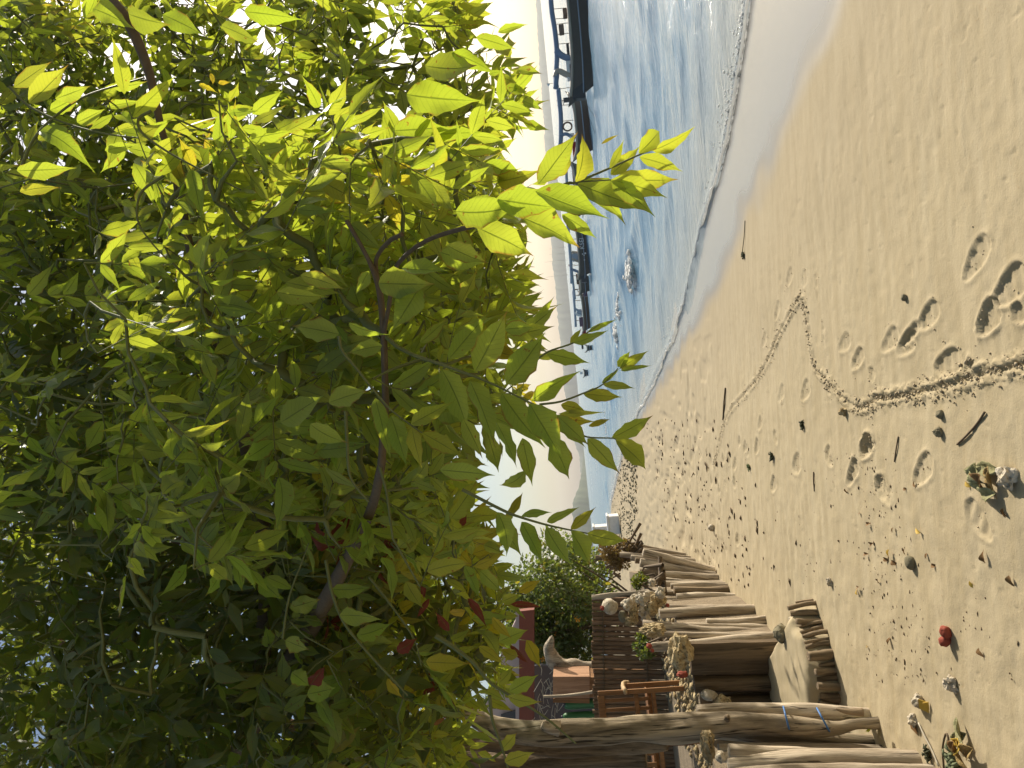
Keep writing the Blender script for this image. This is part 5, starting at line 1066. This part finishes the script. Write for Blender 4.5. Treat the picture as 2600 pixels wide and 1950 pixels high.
leaf_bundle(2516, 1220, [('leaf_strip', m_palmg, .15, -.05, 0, .17, .17, .8, .15), ('leaf_strip', m_palmg, .05, .05, 0, .17, .17, .8, -.1), ('leaf_strip', m_palm, 1.7, 0, -.055, .13, .2, .7, .15), ('leaf_strip', m_palmg, 1.5, 0, .055, .14, .2, .8, .1), ('leaf_strip', m_brown, .8, 0, 0, .085, .35, .6, .4), ('petal', m_palmg, 2.4, .01, .015, .07, .35, .7, .5)], 'square wilted green palm-leaf offering lying alone on the sand', 'offering', 'leaf_offering')
leaf_bundle(2225, 1846, [('leaf_strip', m_lime, .5, 0, 0, .13, .2, .9, .3), ('leaf_strip', m_palmg, .9, .02, .01, .11, .18, .8, -.3), ('leaf_strip', m_lime, .1, .01, -.015, .10, .16, .9, .5)], 'lime yellow folded leaf wrapper near the foot of the log wall', 'wrapper', 'wrapper')
flat_item(2352, 1790, [('petal', [(-.03, -.02, .005), (.025, -.02, .01), (.03, .015, .03), (-.02, .02, .025)], None), ('petal', [(-.015, -.025, .005), (.03, -.03, .01), (.02, -.01, .03)], None)], m_yel, 'yellow petal stuck under the grey coral piece', 'petal', 'petal', .003, 0, (.3, 0))
flat_item(2325, 1848, [('leaf_scrap', [(-.02, -.03, .005), (.015, -.03, .008), (.02, .02, .02), (-.012, .02, .015)], None)], m_brown, 'orange-brown leaf scrap under the pale coral piece', 'leaf', 'leaf_scrap', .002)
def stick(pts, r, mat, label, name='twig', up=.006):
    mb = MB(); mb.tube(curve_pts([on_sand(x, y, up + (.003 if k % 2 else 0)) for k, (x, y) in enumerate(pts)], 4), r, 5); tag(mb.build(name, mat, None, True), label, 'twig')
stick([(2434, 1128), (2460, 1105), (2485, 1075), (2506, 1046)], .005, M['twig'], 'curved twig with a bud lying below the sand groove')
stick([(1843, 985), (1840, 1025), (1837, 1066)], .010, M['twig'], 'brown stick at the upper end of the sand groove')
stick([(2068, 1198), (2069, 1222), (2070, 1247)], .005, M['twig'], 'short straight twig between two footprints')
stick([(2284, 1108), (2280, 1140), (2274, 1172)], .004, M['twig'], 'thin straight twig near the clean sand under the groove')
stick([(2335, 1835), (2352, 1868), (2370, 1905), (2388, 1945)], .004, m_straw, 'long dry stalk running from the pale coral piece')
stick([(2408, 1955), (2406, 1900), (2412, 1864), (2420, 1870), (2422, 1900)], .005, M['twig'], 'bent brown stem loop standing by the moss tuft', up=.02)
stick([(1700, 1478), (1712, 1455), (1724, 1432)], .02, M['log'], 'thin grey driftwood stick leaning by the far logs')
lf = [(2249, 1418), (2272, 1351), (2205, 1330), (2469, 1474), (2510, 1428), (2269, 1423), (2199, 1405), (2263, 1395), (2302, 1393), (2357, 1418), (2371, 1433), (2344, 1352), (2188, 1302), (2182, 1492), (2260, 1635), (2207, 1640), (2150, 1240), (2332, 1235), (2300, 1238), (2459, 1222), (2554, 1290), (2571, 1460), (2493, 1645), (2182, 1510), (2215, 1383), (2234, 1470)]
lme_c = []
for k in range(4):
    V, Q, at = leaf_batch(np.zeros((1, 3)), np.array([[0, 1., .15]]), np.array([[0, 0.1, 1.]]), np.ones(1), np.array([.26]), np.array([.5]), np.array([1.6]), ST_HI, (-1, -.5, 0, .5, 1), bend=np.array([.5]), fold=np.array([.7]), seed=k); me = fastmesh('fallen_leaf', V, Q, at); me.materials.append(m_brown if k < 3 else m_yel); lme_c.append(me)
for k, (x, y) in enumerate(lf):
    p = on_sand(x, y, .012); o = link('fallen_leaf', lme_c[k % 4], None); s_ = random.uniform(.03, .055); o.matrix_basis = Matrix.Translation(Vector(p)) @ Matrix.Rotation(random.uniform(0, 6.28), 4, 'Z') @ Matrix.Rotation(random.uniform(-.4, .4), 4, 'X') @ Matrix.Scale(s_, 4)
    tag(o, 'small curled dead leaf lying on the littered sand' if k % 4 < 3 else 'small yellow fallen leaf lying on the littered sand', 'leaf', 'dead leaves on the sand')
# loose crumbs thrown up along the groove and prints
pts = []; sz = []
for T, dens in ((T1, 300), (T2, 620)):
    for _ in range(int(dens * 2.0)):
        i = random.randrange(len(T) - 1); t = random.random(); p = T[i] * (1 - t) + T[i + 1] * t; u = unit(T[i + 1] - T[i]); q = random.gauss(0, .034) * (1 + .8 * mnoise.noise((p[0] * 3, p[1] * 3, 0))); x, y = p[0] - u[1] * q + random.gauss(0, .01), p[1] + u[0] * q + random.gauss(0, .01)
        r = random.choice((.002, .003, .003, .004, .005, .008)) * random.uniform(.8, 1.3); pts.append((x, y, float(sand_z(np.array(x), np.array(y))) + r * .6)); sz.append(r)
for (h, t, wd, dp) in prints[:41]:
    a, b = S(*h), S(*t)
    for _ in range(6):
        q = random.random(); x, y = (a * (1 - q) + b * q)[:2] + np.array([random.gauss(0, .05), random.gauss(0, .05)]); r = random.uniform(.002, .006); pts.append((x, y, float(sand_z(np.array(x), np.array(y))) + r * .5)); sz.append(r)
me_o = lumps('sand_crumbs', pts, sz, None, label='damp sand crumbs thrown up along the drawn groove', cat='sand', flat=.8); me_o.data.materials.append(m_plain('crumb_sand', (.34, .275, .18), .95, .2, 60))
# small litter beyond counting: bits of weed, shell and bark along the tide line
pts = []; sz = []
for _ in range(400):
    y = random.uniform(1060, 1500); x = random.gauss(1640 + (y - 1020) * .35, 75 + (y - 1020) * .12)
    if x < 1500 + .13 * y + 0 or x > 2560: continue
    p = S(x, y)
    if p[0] < np.interp(p[1], [q[1] for q in wall_line], [q[0] for q in wall_line]) + .12 or p[0] > shore_x(p[1]) - .6 or p[1] > 70: continue
    r = random.uniform(.006, .022) * (1 + p[1] * .03); pts.append((p[0], p[1], p[2] + r * .25)); sz.append((r * random.uniform(.6, 2.2), r * random.uniform(.6, 1.2), r * .5))
for _ in range(420):
    y = random.uniform(1150, 1750); x = random.gauss(2230 + (y - 1400) * .25, 150)
    if x > 2590 or x < 1900: continue
    p = S(x, y)
    if p[0] < -1.95: continue
    r = random.uniform(.002, .007); pts.append((p[0], p[1], p[2] + r * .3)); sz.append((r * random.uniform(.6, 2.5), r * random.uniform(.6, 1.5), r * .6))
lumps('tide_litter', pts, np.array(sz), m_plain('litter', (.11, .075, .04), .9, .5, 90), label='tiny dark bits of weed and bark strewn over the sand', cat='litter', jag=.5)
pts = [];
for _ in range(700):
    y = random.uniform(1150, 1400); x = random.uniform(1545, 1620) - (y - 1150) * .02; p = S(x, y)
    if 12 < p[1] < 60 and p[0] < shore_x(p[1]) - .3: pts.append((p[0], p[1], p[2] + .02))
lumps('shingle', pts, RNG.uniform(.02, .075, len(pts)), M['stone'], label='band of dark shingle at the far end of the beach', cat='shingle')

# ------------------------------------------------------------------ air
hz = NT('haze_air'); vol = hz.n('VolumePrincipled'); vol.inputs['Color'].default_value = (0.93, 0.95, 1.0, 1); vol.inputs['Density'].default_value = 0.00015; vol.inputs['Anisotropy'].default_value = 0.3
hz.t.links.new(vol.outputs[0], hz.out.inputs['Volume'])
mb = MB(); mb.box((0, 1400, 60), (9000, 4600, 140)); ho = mb.build('haze', hz.m); tag(ho, 'pale haze over the bay', 'haze', None, 'stuff')
